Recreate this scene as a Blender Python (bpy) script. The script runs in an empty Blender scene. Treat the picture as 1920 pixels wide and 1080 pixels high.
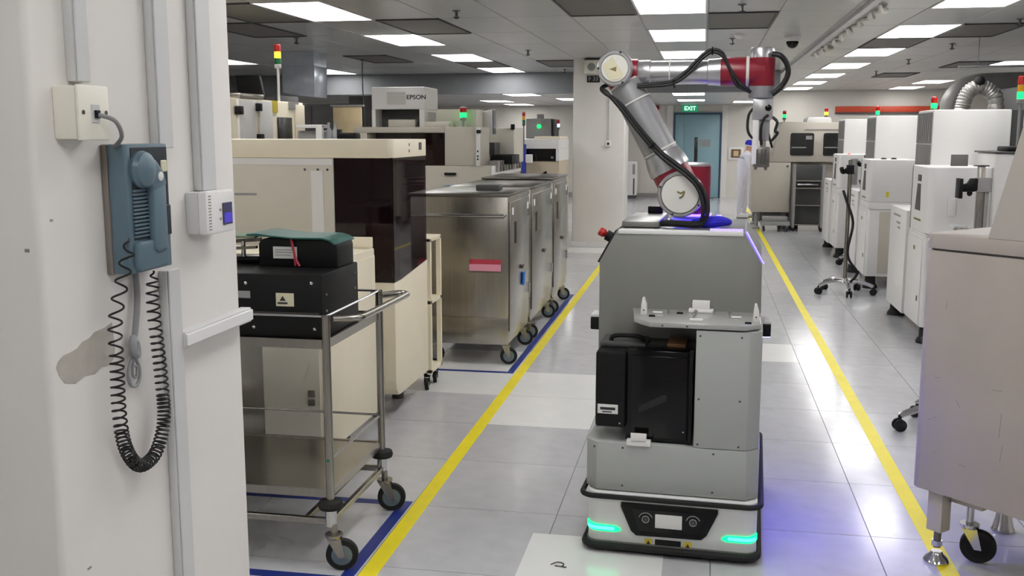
import bpy, bmesh, math, random
from mathutils import Vector, Matrix
R = math.radians
random.seed(7)
scene = bpy.context.scene
C = scene.collection

# ------------------------------------------------------------------ camera, world, exposure
F_PX, PITCH, YAW = 1900.0, 8.678, 10.638
cam_d = bpy.data.cameras.new('camera'); cam = bpy.data.objects.new('camera', cam_d); C.objects.link(cam)
cam.location = (0, 0, 1.6); cam.rotation_euler = (R(90 - PITCH), 0, R(YAW))
cam_d.sensor_width = 36.0; cam_d.lens = 36.0 * F_PX / 1920.0; cam_d.clip_start = 0.05; cam_d.clip_end = 200
scene.camera = cam
world = bpy.data.worlds.new('world'); scene.world = world; world.use_nodes = True
bg = world.node_tree.nodes['Background']; bg.inputs[0].default_value = (0.8, 0.85, 0.9, 1); bg.inputs[1].default_value = 0.05
vs = scene.view_settings; vs.view_transform = 'Standard'; vs.look = 'None'; vs.gamma = 1; vs.use_curve_mapping = False
vs.exposure = 0.66
LAMP = 6.0          # strength of the ceiling panels
scene.cycles.use_denoising = True
scene.cycles.max_bounces = 5; scene.cycles.diffuse_bounces = 3; scene.cycles.glossy_bounces = 3
scene.cycles.use_adaptive_sampling = True; scene.cycles.adaptive_threshold = 0.1; scene.cycles.adaptive_min_samples = 12
scene.cycles.sample_clamp_indirect = 6.0

# ------------------------------------------------------------------ materials
def lin(c): return tuple(((v / 255) / 12.92 if v / 255 <= 0.04045 else ((v / 255 + 0.055) / 1.055) ** 2.4) for v in c)
MATS = {}
def mat(name, rgb, rough=0.5, metal=0.0, noise=0.06, scale=6.0, emit=None, alpha=None, trans=0.0, bump=0.0, stretch=None, per_obj=0.0, coat=0.0, spec=None):
    m = bpy.data.materials.new(name); m.use_nodes = True; nt = m.node_tree; b = nt.nodes['Principled BSDF']
    col = lin(rgb)
    b.inputs['Roughness'].default_value = rough; b.inputs['Metallic'].default_value = metal
    b.inputs['Base Color'].default_value = (*col, 1)
    if coat: b.inputs['Coat Weight'].default_value = coat; b.inputs['Coat Roughness'].default_value = 0.1
    if spec is not None: b.inputs['Specular IOR Level'].default_value = spec
    if noise or bump or per_obj:
        tc = nt.nodes.new('ShaderNodeTexCoord'); mp = nt.nodes.new('ShaderNodeMapping')
        if stretch: mp.inputs['Scale'].default_value = stretch
        n = nt.nodes.new('ShaderNodeTexNoise'); n.inputs['Scale'].default_value = scale; n.inputs['Detail'].default_value = 4
        nt.links.new(tc.outputs['Object'], mp.inputs[0]); nt.links.new(mp.outputs[0], n.inputs['Vector'])
        mr = nt.nodes.new('ShaderNodeMapRange'); mr.inputs[1].default_value = 0.3; mr.inputs[2].default_value = 0.7
        mr.inputs[3].default_value = 1 - noise; mr.inputs[4].default_value = 1 + noise
        nt.links.new(n.outputs[0], mr.inputs[0])
        fac = mr.outputs[0]
        if per_obj:
            oi = nt.nodes.new('ShaderNodeObjectInfo'); m2 = nt.nodes.new('ShaderNodeMapRange')
            m2.inputs[3].default_value = 1 - per_obj; m2.inputs[4].default_value = 1 + per_obj
            nt.links.new(oi.outputs['Random'], m2.inputs[0]); mu = nt.nodes.new('ShaderNodeMath'); mu.operation = 'MULTIPLY'
            nt.links.new(fac, mu.inputs[0]); nt.links.new(m2.outputs[0], mu.inputs[1]); fac = mu.outputs[0]
        vm = nt.nodes.new('ShaderNodeVectorMath'); vm.operation = 'SCALE'; vm.inputs[0].default_value = col
        nt.links.new(fac, vm.inputs['Scale']); nt.links.new(vm.outputs[0], b.inputs['Base Color'])
        if bump:
            bp = nt.nodes.new('ShaderNodeBump'); bp.inputs['Strength'].default_value = bump; bp.inputs['Distance'].default_value = 0.002
            nt.links.new(n.outputs[0], bp.inputs['Height']); nt.links.new(bp.outputs[0], b.inputs['Normal'])
    if emit:
        b.inputs['Emission Color'].default_value = (*lin(emit[0]), 1); b.inputs['Emission Strength'].default_value = emit[1]
    if trans: b.inputs['Transmission Weight'].default_value = trans
    if alpha is not None: b.inputs['Alpha'].default_value = alpha
    MATS[name] = m
    return m
mat('paint_white', (226, 222, 217), 0.55, noise=0.03, scale=3, bump=0.05)
mat('paint_back', (214, 209, 200), 0.6, noise=0.03, scale=2)
mat('unlit_area_dark', (70, 68, 66), 0.7, noise=0.1)  # dark colour stands in for the missing light at far left
mat('plaster_bare', (176, 170, 160), 0.85, noise=0.08, scale=30)
mat('scuff', (140, 135, 130), 0.8)
mat('floor_tile', (194, 194, 197), 0.15, noise=0.05, scale=9, per_obj=0.035, spec=0.55)
mat('floor_tile_white', (232, 232, 230), 0.17, noise=0.025, scale=6, per_obj=0.02, spec=0.55)
mat('floor_joint', (120, 120, 124), 0.7)
mat('ceiling_tile', (186, 186, 184), 0.3, noise=0.02, scale=2, per_obj=0.03)
mat('ceiling_grid', (176, 174, 170), 0.45, noise=0)
mat('beam_paint', (138, 140, 143), 0.6, noise=0.03)
mat('vent_grey', (112, 108, 102), 0.6, noise=0.04, scale=4)
mat('lamp_panel', (255, 255, 255), 0.5, noise=0, emit=((252, 251, 250), LAMP))
mat('tape_yellow', (246, 228, 28), 0.4, noise=0.05, scale=8)
mat('tape_blue', (30, 48, 128), 0.4, noise=0.06, scale=8)
mat('steel', (160, 155, 147), 0.26, 1.0, noise=0.07, scale=5, stretch=(14, 14, 0.6))
mat('steel_dark', (128, 124, 118), 0.32, 1.0, noise=0.1, scale=5)
mat('chrome', (210, 210, 212), 0.16, 1.0, noise=0)
mat('galvanised', (206, 212, 224), 0.25, 0.6, noise=0.08, scale=8)
mat('black_plastic', (11, 11, 12), 0.5, noise=0.1, spec=0.3)
mat('black_gloss', (8, 8, 10), 0.18, noise=0.05, spec=0.35)
mat('black_matte', (30, 30, 31), 0.75, noise=0.08)
mat('rubber', (18, 18, 19), 0.75, noise=0.1)
mat('wheel_grey', (108, 122, 130), 0.35, 0.3, noise=0.06)
mat('cream', (240, 230, 206), 0.42, noise=0.02)
mat('cream_grey', (212, 206, 192), 0.45, noise=0.02)
mat('beige', (194, 187, 174), 0.45, noise=0.03, scale=3)
mat('beige_scratched', (182, 173, 162), 0.45, noise=0.05, scale=4)
mat('machine_white', (232, 230, 228), 0.35, noise=0.015)
mat('machine_grey', (150, 148, 146), 0.5, noise=0.03)
mat('machine_dark', (74, 74, 74), 0.5, noise=0.05)
mat('louvre', (132, 130, 128), 0.55, noise=0.02)
mat('tint', (26, 8, 11), 0.03, noise=0, alpha=0.66, spec=0.5)
mat('louvre_pale', (196, 194, 188), 0.5, noise=0.02)
mat('window_dark', (26, 26, 26), 0.25, noise=0.1)
mat('phone_blue', (94, 116, 129), 0.35, noise=0.04)
mat('phone_dark', (38, 46, 52), 0.5, noise=0.04)
mat('phone_side', (126, 118, 112), 0.5, noise=0.04)
mat('conduit_white', (206, 206, 205), 0.4, noise=0.02)
mat('socket_cream', (236, 232, 218), 0.35, noise=0.02)
mat('lcd', (40, 36, 80), 0.2, noise=0, emit=((70, 60, 190), 0.5))
mat('lcd_dark', (66, 66, 74), 0.2, noise=0)
mat('cord_black', (17, 17, 18), 0.5, noise=0.05)
mat('cord_grey', (138, 138, 140), 0.5, noise=0.05)
mat('agv_grey', (172, 175, 171), 0.4, 0.0, noise=0.02, scale=3)
mat('agv_plate', (136, 136, 131), 0.35, 0.25, noise=0.03, scale=3)
mat('agv_tray', (176, 176, 173), 0.2, 0.2, noise=0.015)
mat('agv_white', (226, 226, 224), 0.35, noise=0.015)
mat('agv_led', (40, 255, 170), 0.3, noise=0, emit=((0, 255, 120), 1.3))
mat('led_core', (120, 255, 255), 0.3, noise=0, emit=((60, 255, 190), 1.6))
mat('led_blue', (90, 80, 255), 0.3, noise=0, emit=((100, 88, 255), 3.5))
mat('added_blue_glow', (90, 80, 255), 0.3, noise=0, emit=((60, 44, 255), 12.0))
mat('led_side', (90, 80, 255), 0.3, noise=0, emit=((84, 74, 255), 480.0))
mat('blue_cloth', (34, 30, 190), 0.6, noise=0.1)
mat('arm_silver', (190, 190, 192), 0.3, 0.75, noise=0.02)
mat('arm_grey', (158, 158, 160), 0.36, 0.35, noise=0.03)
mat('arm_red', (140, 24, 44), 0.32, noise=0.03)
mat('arm_cap', (222, 220, 212), 0.35, noise=0.02)
mat('sticker_cream', (216, 210, 180), 0.5, noise=0.03)
mat('sticker_mark', (128, 118, 70), 0.6)
mat('label_white', (226, 226, 222), 0.5, noise=0.02)
mat('label_grey', (150, 152, 150), 0.5, noise=0.05)
mat('ink', (40, 40, 44), 0.6, noise=0)
mat('sticker_yellow', (222, 200, 60), 0.5, noise=0.03)
mat('pink', (226, 150, 170), 0.5, noise=0.03)
mat('red_plastic', (176, 34, 28), 0.35, noise=0.03)
mat('red_ribbon', (186, 60, 76), 0.6, noise=0.05)
mat('green_lid', (36, 92, 84), 0.45, noise=0.06)
mat('green_pad', (120, 140, 112), 0.6, noise=0.06)
mat('blue_pole', (46, 62, 160), 0.4, noise=0.03)
mat('blue_tag', (20, 110, 200), 0.4, noise=0.03)
mat('lens_red', (196, 30, 24), 0.25, noise=0)
mat('lens_amber', (226, 160, 20), 0.25, noise=0)
mat('lens_amber_on', (255, 220, 40), 0.25, noise=0, emit=((255, 220, 40), 2.5))
mat('lens_green', (30, 120, 70), 0.25, noise=0)
mat('lens_green_on', (40, 220, 110), 0.25, noise=0, emit=((10, 255, 95), 1.8))
mat('lens_blue_on', (150, 180, 255), 0.25, noise=0, emit=((120, 160, 255), 5.0))
mat('lens_red_on', (255, 70, 70), 0.25, noise=0, emit=((255, 60, 60), 3.0))
mat('door_blue', (136, 170, 180), 0.4, noise=0.02)
mat('door_frame', (44, 70, 96), 0.45, noise=0.02)
mat('exit_green', (20, 120, 84), 0.4, noise=0, emit=((20, 130, 90), 0.6))
mat('exit_text', (220, 255, 235), 0.4, noise=0, emit=((200, 255, 230), 0.8))
mat('band_red', (206, 78, 50), 0.5, noise=0.04)
mat('tan_beige', (196, 182, 158), 0.45, noise=0.03)
mat('wood_tan', (206, 186, 148), 0.55, noise=0.08)
mat('brown', (120, 88, 54), 0.5, noise=0.08)
mat('fabric_white', (222, 220, 230), 0.8, noise=0.04)
mat('cap_blue', (24, 30, 180), 0.7, noise=0.06)
mat('skin', (206, 160, 132), 0.5, noise=0.03)
mat('duct_grey', (150, 148, 146), 0.45, 0.3, noise=0.06)
mat('foil', (198, 196, 192), 0.4, 0.6, noise=0.08, scale=30)
mat('foam_white', (226, 222, 214), 0.8, noise=0.06)
mat('paper', (190, 204, 214), 0.7, noise=0.05)
mat('acrylic', (222, 226, 230), 0.1, noise=0, alpha=0.45)

# ------------------------------------------------------------------ mesh helpers
XF = {}
class MB:
    def __init__(s): s.bm = bmesh.new()
    def _new(s, vs, fs):
        v = [s.bm.verts.new(p) for p in vs]; out = []
        for f in fs:
            try: out.append(s.bm.faces.new([v[i] for i in f]))
            except ValueError: pass
        return v, out
    def box(s, x0, x1, y0, y1, z0, z1, bev=0, seg=2):
        v, f = s._new([(x0, y0, z0), (x1, y0, z0), (x1, y1, z0), (x0, y1, z0), (x0, y0, z1), (x1, y0, z1), (x1, y1, z1), (x0, y1, z1)],
                      [(0, 3, 2, 1), (4, 5, 6, 7), (0, 1, 5, 4), (1, 2, 6, 5), (2, 3, 7, 6), (3, 0, 4, 7)])
        if bev: 
            ed = list({e for q in f for e in q.edges})
            bmesh.ops.bevel(s.bm, geom=ed, offset=bev, segments=seg, affect='EDGES', profile=0.5)
        return s
    def prism(s, poly, axis, d0, d1, bev=0, seg=2):
        # poly: 2D points in the plane normal to axis; axis x -> (y,z), y -> (x,z), z -> (x,y)
        def p3(q, d): return {'x': (d, q[0], q[1]), 'y': (q[0], d, q[1]), 'z': (q[0], q[1], d)}[axis]
        n = len(poly)
        v, f = s._new([p3(q, d0) for q in poly] + [p3(q, d1) for q in poly],
                      [tuple(range(n)), tuple(range(2 * n - 1, n - 1, -1))] + [(i, n + i, n + (i + 1) % n, (i + 1) % n) for i in range(n)])
        bmesh.ops.recalc_face_normals(s.bm, faces=f)
        if bev:
            ed = list({e for q in f for e in q.edges})
            bmesh.ops.bevel(s.bm, geom=ed, offset=bev, segments=seg, affect='EDGES', profile=0.5)
        return s
    def cyl(s, p0, p1, r0, r1=None, seg=20, caps=True):
        r1 = r0 if r1 is None else r1
        return s.lathe([(r0, 0.0), (r1, (Vector(p1) - Vector(p0)).length)], p0, Vector(p1) - Vector(p0), seg, caps)
    def lathe(s, prof, o, d, seg=20, caps=True):
        o = Vector(o); d = Vector(d).normalized()
        u = d.orthogonal().normalized(); w = d.cross(u)
        if abs(d.z) > 0.99: u = Vector((1, 0, 0)); w = d.cross(u)
        rings = []
        for r, h in prof:
            rings.append([s.bm.verts.new(o + d * h + (u * math.cos(2 * math.pi * i / seg) + w * math.sin(2 * math.pi * i / seg)) * max(r, 1e-4)) for i in range(seg)])
        for a, b in zip(rings, rings[1:]):
            for i in range(seg): s.bm.faces.new((a[i], a[(i + 1) % seg], b[(i + 1) % seg], b[i]))
        if caps: s.bm.faces.new(rings[0][::-1]); s.bm.faces.new(rings[-1])
        return s
    def tube(s, pts, r, seg=8, smooth=0, closed=False):
        pts = [Vector(p) for p in pts]
        if smooth: pts = spline(pts, smooth)
        n = len(pts); rings = []; prev = None
        for i, p in enumerate(pts):
            t = (pts[min(i + 1, n - 1)] - pts[max(i - 1, 0)]).normalized()
            u = t.orthogonal().normalized() if prev is None else (prev - t * prev.dot(t)).normalized()
            prev = u; w = t.cross(u); rr = r(i / (n - 1)) if callable(r) else r
            rings.append([s.bm.verts.new(p + (u * math.cos(2 * math.pi * k / seg) + w * math.sin(2 * math.pi * k / seg)) * rr) for k in range(seg)])
        for a, b in zip(rings, rings[1:]):
            for k in range(seg): s.bm.faces.new((a[k], a[(k + 1) % seg], b[(k + 1) % seg], b[k]))
        s.bm.faces.new(rings[0][::-1]); s.bm.faces.new(rings[-1])
        return s
    def ball(s, c, r, sx=1, sy=1, sz=1, seg=14):
        m = Matrix.Translation(c) @ Matrix.Diagonal((sx, sy, sz, 1))
        bmesh.ops.create_uvsphere(s.bm, u_segments=seg, v_segments=max(6, seg // 2), radius=r, matrix=m); return s
    def build(s, name, m, parent=None, local=False, smooth=True):
        me = bpy.data.meshes.new(name)
        if parent is not None and not local and parent.name in XF: s.bm.transform(XF[parent.name].inverted())
        bmesh.ops.recalc_face_normals(s.bm, faces=s.bm.faces)
        s.bm.to_mesh(me); s.bm.free()
        if smooth:
            me.shade_smooth(); me.set_sharp_from_angle(angle=R(32))
        me.materials.append(MATS[m])
        o = bpy.data.objects.new(name, me); C.objects.link(o)
        if parent is not None:
            o.parent = parent
            if parent.name in XF: XF[o.name] = XF[parent.name]
        return o
def spline(pts, k):
    out = []; n = len(pts)
    for i in range(n - 1):
        p0, p1, p2, p3 = pts[max(i - 1, 0)], pts[i], pts[i + 1], pts[min(i + 2, n - 1)]
        for j in range(k):
            t = j / k; out.append(0.5 * ((2 * p1) + (p2 - p0) * t + (2 * p0 - 5 * p1 + 4 * p2 - p3) * t * t + (3 * p1 - p0 - 3 * p2 + p3) * t ** 3))
    out.append(pts[-1]); return out
def rrect(x0, x1, y0, y1, rs, n=5):
    # rounded rectangle, rs = radius or 4 radii (x0y0, x1y0, x1y1, x0y1)
    if not isinstance(rs, (tuple, list)): rs = (rs,) * 4
    out = []
    for (cx, cy, sx, sy, a0), r in zip(((x0, y0, 1, 1, 180), (x1, y0, -1, 1, 270), (x1, y1, -1, -1, 0), (x0, y1, 1, -1, 90)), rs):
        if r <= 0: out.append((cx, cy)); continue
        for i in range(n + 1):
            a = R(a0 + 90 * i / n); out.append((cx + sx * r + r * math.cos(a), cy + sy * r + r * math.sin(a)))
    return out
def thing(name, label, cat, loc=(0, 0, 0), rz=0.0, group=None):
    o = bpy.data.objects.new(name, None); C.objects.link(o); o.location = loc; o.rotation_euler = (0, 0, rz)
    o.empty_display_size = 0.1
    o['label'] = label; o['category'] = cat
    if group: o['group'] = group
    XF[o.name] = Matrix.Translation(loc) @ Matrix.Rotation(rz, 4, 'Z')
    return o
def tag(o, label, cat, group=None):
    o['label'] = label; o['category'] = cat
    if group: o['group'] = group
    return o
def structure(o, label=None):
    o['kind'] = 'structure'
    if label: o['label'] = label
    return o
def lab(o, label): o['label'] = label; return o
def bx(name, m, parent, x0, x1, y0, y1, z0, z1, bev=0.0, local=False):
    return MB().box(x0, x1, y0, y1, z0, z1, bev).build(name, m, parent, local)
def text(name, s, m, parent, loc, rot, size, depth=0.002, sx=1.0, local=False):
    cu = bpy.data.curves.new(name, 'FONT'); cu.body = s; cu.size = size; cu.extrude = depth; cu.offset = size * 0.02; cu.align_x = 'CENTER'; cu.align_y = 'CENTER'
    t = bpy.data.objects.new(name, cu); C.objects.link(t)
    dg = bpy.context.evaluated_depsgraph_get(); me = bpy.data.meshes.new_from_object(t.evaluated_get(dg)); bpy.data.objects.remove(t)
    M = Matrix.Translation(loc) @ Matrix.Rotation(rot[2], 4, 'Z') @ Matrix.Rotation(rot[0], 4, 'X') @ Matrix.Diagonal((sx, 1, 1, 1))
    me.transform(M)
    if parent is not None and not local: me.transform(XF[parent.name].inverted())
    me.materials.clear(); me.materials.append(MATS[m])
    o = bpy.data.objects.new(name, me); C.objects.link(o); o.parent = parent
    if parent is not None and parent.name in XF: XF[o.name] = XF[parent.name]
    return o
def project(x, y, z):
    p, q = R(PITCH), R(YAW)
    f = Vector((-math.sin(q) * math.cos(p), math.cos(q) * math.cos(p), -math.sin(p))); r = Vector((math.cos(q), math.sin(q), 0)); u = r.cross(f)
    v = Vector((x, y, z - 1.6)); w = v.dot(f)
    return None if w < 0.1 else (960 + F_PX * v.dot(r) / w, 540 - F_PX * v.dot(u) / w)

# ------------------------------------------------------------------ the room shell
XL, XR, YF, YB, ZC, ZL = -9.6, 6.6, -3.0, 26.0, 2.63, 2.30
YBEAM, XLOW = 17.5, 1.2
floor = structure(MB().box(XL, XR, YF, YB, -0.12, -0.003).build('floor', 'floor_joint'), 'pale grey vinyl tiled floor with glossy finish')
TX, TY, TS, TG = -0.57, 4.07, 0.635, 0.0035
WHITE = {(-1, 2), (-1, 3), (-2, 3), (-2, 4), (1, 5), (-1, 15), (-2, 15), (-1, 16)}
tile_me = None; cells = []
for i in range(-15, 12):
    for j in range(-12, 36):
        x0, x1, y0, y1 = max(TX + i * TS, XL), min(TX + (i + 1) * TS, XR), max(TY + j * TS, YF), min(TY + (j + 1) * TS, YB)
        if x1 - x0 < 0.02 or y1 - y0 < 0.02: continue
        full = (x1 - x0 > TS - 1e-4) and (y1 - y0 > TS - 1e-4)
        pc = project((x0 + x1) / 2, (y0 + y1) / 2, 0)
        vis = full and pc and -60 < pc[0] < 1980 and 380 < pc[1] < 1200 and x0 > -2.6
        cells.append((0 if vis else 1, y0, x0, x1, y1, (i, j)))
cells.sort()
t1 = MB().box(TG / 2, TS - TG / 2, TG / 2, TS - TG / 2, -0.004, 0.0).build('tile', 'floor_tile', floor, local=True, smooth=False)
t2 = MB().box(TG / 2, TS - TG / 2, TG / 2, TS - TG / 2, -0.004, 0.0).build('tile', 'floor_tile_white', floor, local=True, smooth=False)
rest = MB(); n = 0; used = {t1: False, t2: False}
for v, y0, x0, x1, y1, ij in cells:
    if v == 0 and n < 290:
        src = t2 if ij in WHITE else t1
        o = src if not used[src] else src.copy()
        if used[src]: C.objects.link(o)
        used[src] = True; o.location = (x0, y0, 0); n += 1
    else: rest.box(x0 + TG / 2, x1 - TG / 2, y0 + TG / 2, y1 - TG / 2, -0.004, 0.0)
ro = rest.build('tiles', 'floor_tile', floor, local=True, smooth=False); ro['kind'] = 'stuff'

ceil = structure(MB().box(XL, XR, YF, YB, ZC + 0.006, ZC + 0.2).build('ceiling', 'ceiling_grid'), 'grey suspended ceiling of metal panels')
CP, CQ, CY0 = 0.6, 1.36, 7.8
LIGHT_COLS = (-11, -6, -1, 3, 7)
lights, vents = set(), {(-2, 0), (0, 1), (-5, 1), (-7, 0), (-8, 4), (4, 2), (3, 3), (5, 8), (6, 6), (-8, 1), (-4, 5), (-6, 5)}
for c in LIGHT_COLS:
    for k in range(-7, 13):
        if k % 2 == 0: lights.add((c, k))
lights -= {(7, 0), (7, 2), (7, 4), (7, 8), (-11, 0), (-11, 2), (-11, 4), (7, -2)}
lights |= {(-12, 4), (-11, 6)}
lights = {(c, k) for c, k in lights if not (CY0 + (k + 1) * CQ > YBEAM and c * CP < XLOW)}
lights -= {(-1, 6), (-1, 8), (-1, 10)}
cells = []
for i in range(-16, 11):
    for k in range(-8, 14):
        x0, x1, y0, y1 = max(i * CP, XL), min((i + 1) * CP, XR), max(CY0 + k * CQ, YF), min(CY0 + (k + 1) * CQ, YB)
        if x1 - x0 < 0.05 or y1 - y0 < 0.05: continue
        if x0 < XLOW - 0.01 and y0 > YBEAM: continue
        if (i, k) in lights or (i, k) in vents: continue
        full = (x1 - x0 > CP - 1e-4) and (y1 - y0 > CQ - 1e-4)
        pc = project((x0 + x1) / 2, y1, ZC)
        vis = full and pc and 350 < pc[0] < 2050 and -100 < pc[1] < 200
        cells.append((0 if vis else 1, y0, x0, x1, y1))
cells.sort()
g = 0.006
t1 = MB().box(g, CP - g, g, CQ - g, 0, 0.008, 0.003, 1).build('ceiling_tile', 'ceiling_tile', ceil, local=True)
rest = MB(); n = 0; first = True
for v, y0, x0, x1, y1 in cells:
    if v == 0 and n < 290:
        o = t1 if first else t1.copy()
        if not first: C.objects.link(o)
        first = False; o.location = (x0, y0, ZC); n += 1
    else: rest.box(x0 + g, x1 - g, y0 + g, y1 - g, ZC, ZC + 0.008)
ro = rest.build('ceiling_tiles', 'ceiling_tile', ceil, local=True, smooth=False); ro['kind'] = 'stuff'

low = structure(MB().box(XL, XLOW, YBEAM + 0.25, YB, ZL + 0.004, ZC - 0.01).build('ceiling', 'ceiling_grid'), 'lower grey ceiling beyond the beam')
rest = MB()
LOWL = [(-3.6, 17.9), (-4.8, 21.6), (-4.8, 24.3), (-3.0, 20.6), (-0.6, 18.2), (-0.6, 21.7), (0.6, 23.0)]
for i in range(-16, 2):
    for k in range(0, 7):
        x0, y0 = i * 0.6, YBEAM + 0.25 + k * 1.2
        rest.box(max(x0, XL) + g, x0 + 0.6 - g, y0 + g, min(y0 + 1.2, YB) - g, ZL, ZL + 0.006)
ro = rest.build('ceiling_tiles', 'ceiling_tile', low, local=True, smooth=False); ro['kind'] = 'stuff'
structure(bx('trim_1', 'beam_paint', None, XL, XLOW, YBEAM, YBEAM + 0.25, ZL - 0.02, ZC), 'grey beam hanging below the ceiling across the hall')
structure(bx('wall_back', 'paint_back', None, XL - 0.15, XR + 0.15, YB, YB + 0.15, -0.1, ZC + 0.2), 'off-white back wall')
structure(bx('wall_left', 'paint_back', None, XL - 0.15, XL, YF, YB, -0.1, ZC + 0.2))
structure(bx('wall_right', 'paint_back', None, XR, XR + 0.15, YF, YB, -0.1, ZC + 0.2))
structure(bx('wall_front', 'paint_back', None, XL - 0.15, XR + 0.15, YF - 0.15, YF, -0.1, ZC + 0.2))
structure(bx('baseboard_back', 'machine_grey', None, XL, -0.82, YB - 0.015, YB, 0, 0.1))

# ceiling lamps
def ceiling_light(x0, y0, w, l, z, label, group, diff='lamp_panel'):
    t = thing('ceiling_light', label, 'light', (x0 + w / 2, y0 + l / 2, z), 0, group)
    m = MB(); e = 0.022
    m.box(x0 + 0.004, x0 + w - 0.004, y0 + 0.004, y0 + e, z - 0.006, z + 0.01); m.box(x0 + 0.004, x0 + w - 0.004, y0 + l - e, y0 + l - 0.004, z - 0.006, z + 0.01)
    m.box(x0 + 0.004, x0 + e, y0 + e, y0 + l - e, z - 0.006, z + 0.01); m.box(x0 + w - e, x0 + w - 0.004, y0 + e, y0 + l - e, z - 0.006, z + 0.01)
    m.build('light_frame', 'machine_white', t)
    bx('diffuser', diff, t, x0 + e, x0 + w - e, y0 + e, y0 + l - e, z - 0.003, z + 0.006)
    return t
rowname = {-12: 'outermost left', -11: 'far left', -6: 'left', -1: 'middle', 3: 'right', 7: 'far right'}
ordn = {0: 'nearest', 2: 'second', 4: 'third', 6: 'fourth', 8: 'fifth', 10: 'sixth', 12: 'seventh'}
for c, k in sorted(lights):
    if k < 0: lb = 'lit ceiling panel of the %s lamp row, %s before the first one in view' % (rowname[c], {-2: 'one', -4: 'two', -6: 'three'}[k])
    else: lb = '%s bright ceiling panel of the %s lamp row' % (ordn[k], rowname[c])
    ceiling_light(c * CP, CY0 + k * CQ, CP, CQ, ZC, lb, 'bright panels of the high ceiling')
for (x, y), w in zip(LOWL, ('large panel just past the beam left of the white column', 'leftmost panel over the added dark cabinets', 'farthest panel of the left group near the back wall',
                            'panel half hidden behind the white column', 'panel just below the robot forearm', 'panel above the exit sign', 'panel left of the gripper, near the back wall')):
    ceiling_light(x, y, 0.6, 1.2, ZL, 'lower ceiling lamp, ' + w, 'lamps of the lower ceiling')
# return air panels
for n, (c, k) in enumerate(sorted(vents)):
    x0, y0 = c * CP, CY0 + k * CQ
    where = {(-2, 0): 'left of the robot elbow', (0, 1): 'beside the middle lamp row', (-5, 1): 'right of the left lamp row', (-7, 0): 'at the top beside the near pillar',
             (-8, 4): 'over the white boxed machines', (4, 2): 'right of the right lamp row', (3, 3): 'between two lamps of the right row', (5, 8): 'far over the right machines',
             (6, 6): 'far right over the ducts', (-8, 1): 'left behind the near pillar', (-4, 5): 'left of the white column near the beam', (-6, 5): 'between far lamps of the left row'}[(c, k)]
    t = thing('ceiling_vent', 'dark grey return air panel in the ceiling %s' % where, 'vent', (x0 + CP / 2, y0 + CQ / 2, ZC), 0, 'dark ceiling panels')
    m = MB(); e = 0.02
    m.box(x0 + 0.004, x0 + CP - 0.004, y0 + 0.004, y0 + e, ZC - 0.012, ZC + 0.01); m.box(x0 + 0.004, x0 + CP - 0.004, y0 + CQ - e, y0 + CQ - 0.004, ZC - 0.012, ZC + 0.01)
    m.box(x0 + 0.004, x0 + e, y0 + e, y0 + CQ - e, ZC - 0.012, ZC + 0.01); m.box(x0 + CP - e, x0 + CP - 0.004, y0 + e, y0 + CQ - e, ZC - 0.012, ZC + 0.01)
    m.build('vent_frame', 'machine_dark', t)
    bx('vent_panel', 'vent_grey', t, x0 + e, x0 + CP - e, y0 + e, y0 + CQ - e, ZC - 0.004, ZC + 0.006)
# sprinklers
for x, y, w in ((-2.1, 8.62, 'right of the left lamp row, nearest'), (-2.2, 12.8, 'over the stainless cabinets'), (-2.25, 16.6, 'close to the beam left of the column'), (0.27, 8.63, 'nearest above the robot wrist'),
             (0.27, 11.65, 'second above the robot wrist'), (2.79, 10.16, 'nearest of the right row'), (2.8, 12.8, 'second of the right row'), (2.8, 15.4, 'third of the right row'), (2.79, 18.1, 'fourth of the right row'), (-4.4, 10.7, 'beside the stack light at far left')):
    t = thing('sprinkler', 'small sprinkler head under the ceiling, ' + w, 'sprinkler', (x, y, ZC), 0, 'ceiling sprinklers')
    MB().lathe([(0.035, 0), (0.035, 0.006), (0.012, 0.012), (0.012, 0.05)], (x, y, ZC), (0, 0, -1), 12).build('escutcheon', 'steel_dark', t)
    MB().lathe([(0.03, 0), (0.03, 0.004)], (x, y, ZC - 0.055), (0, 0, -1), 12).build('deflector', 'machine_dark', t)
    MB().tube([(x - 0.012, y, ZC - 0.05), (x - 0.016, y, ZC - 0.06), (x, y, ZC - 0.066), (x + 0.016, y, ZC - 0.06), (x + 0.012, y, ZC - 0.05)], 0.004, 6, 3).build('frame_arm', 'machine_dark', t)
t = thing('dome_camera', 'black dome security camera on the ceiling right of the robot wrist', 'camera', (0.9, 11.52, ZC))
MB().lathe([(0.085, 0), (0.085, 0.02), (0.07, 0.055)], (0.9, 11.52, ZC), (0, 0, -1), 24).build('camera_base', 'machine_white', t)
MB().lathe([(0.066, 0), (0.064, 0.02), (0.05, 0.05), (0.028, 0.068), (0.0, 0.074)], (0.9, 11.52, ZC - 0.055), (0, 0, -1), 24).build('dome', 'black_gloss', t)
t = thing('smoke_detector', 'white round smoke detector on the ceiling above the robot wrist', 'smoke detector', (0.33, 11.2, ZC))
MB().lathe([(0.055, 0), (0.055, 0.015), (0.04, 0.035), (0.02, 0.045)], (0.33, 11.2, ZC), (0, 0, -1), 20).build('detector_body', 'machine_white', t)
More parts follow.
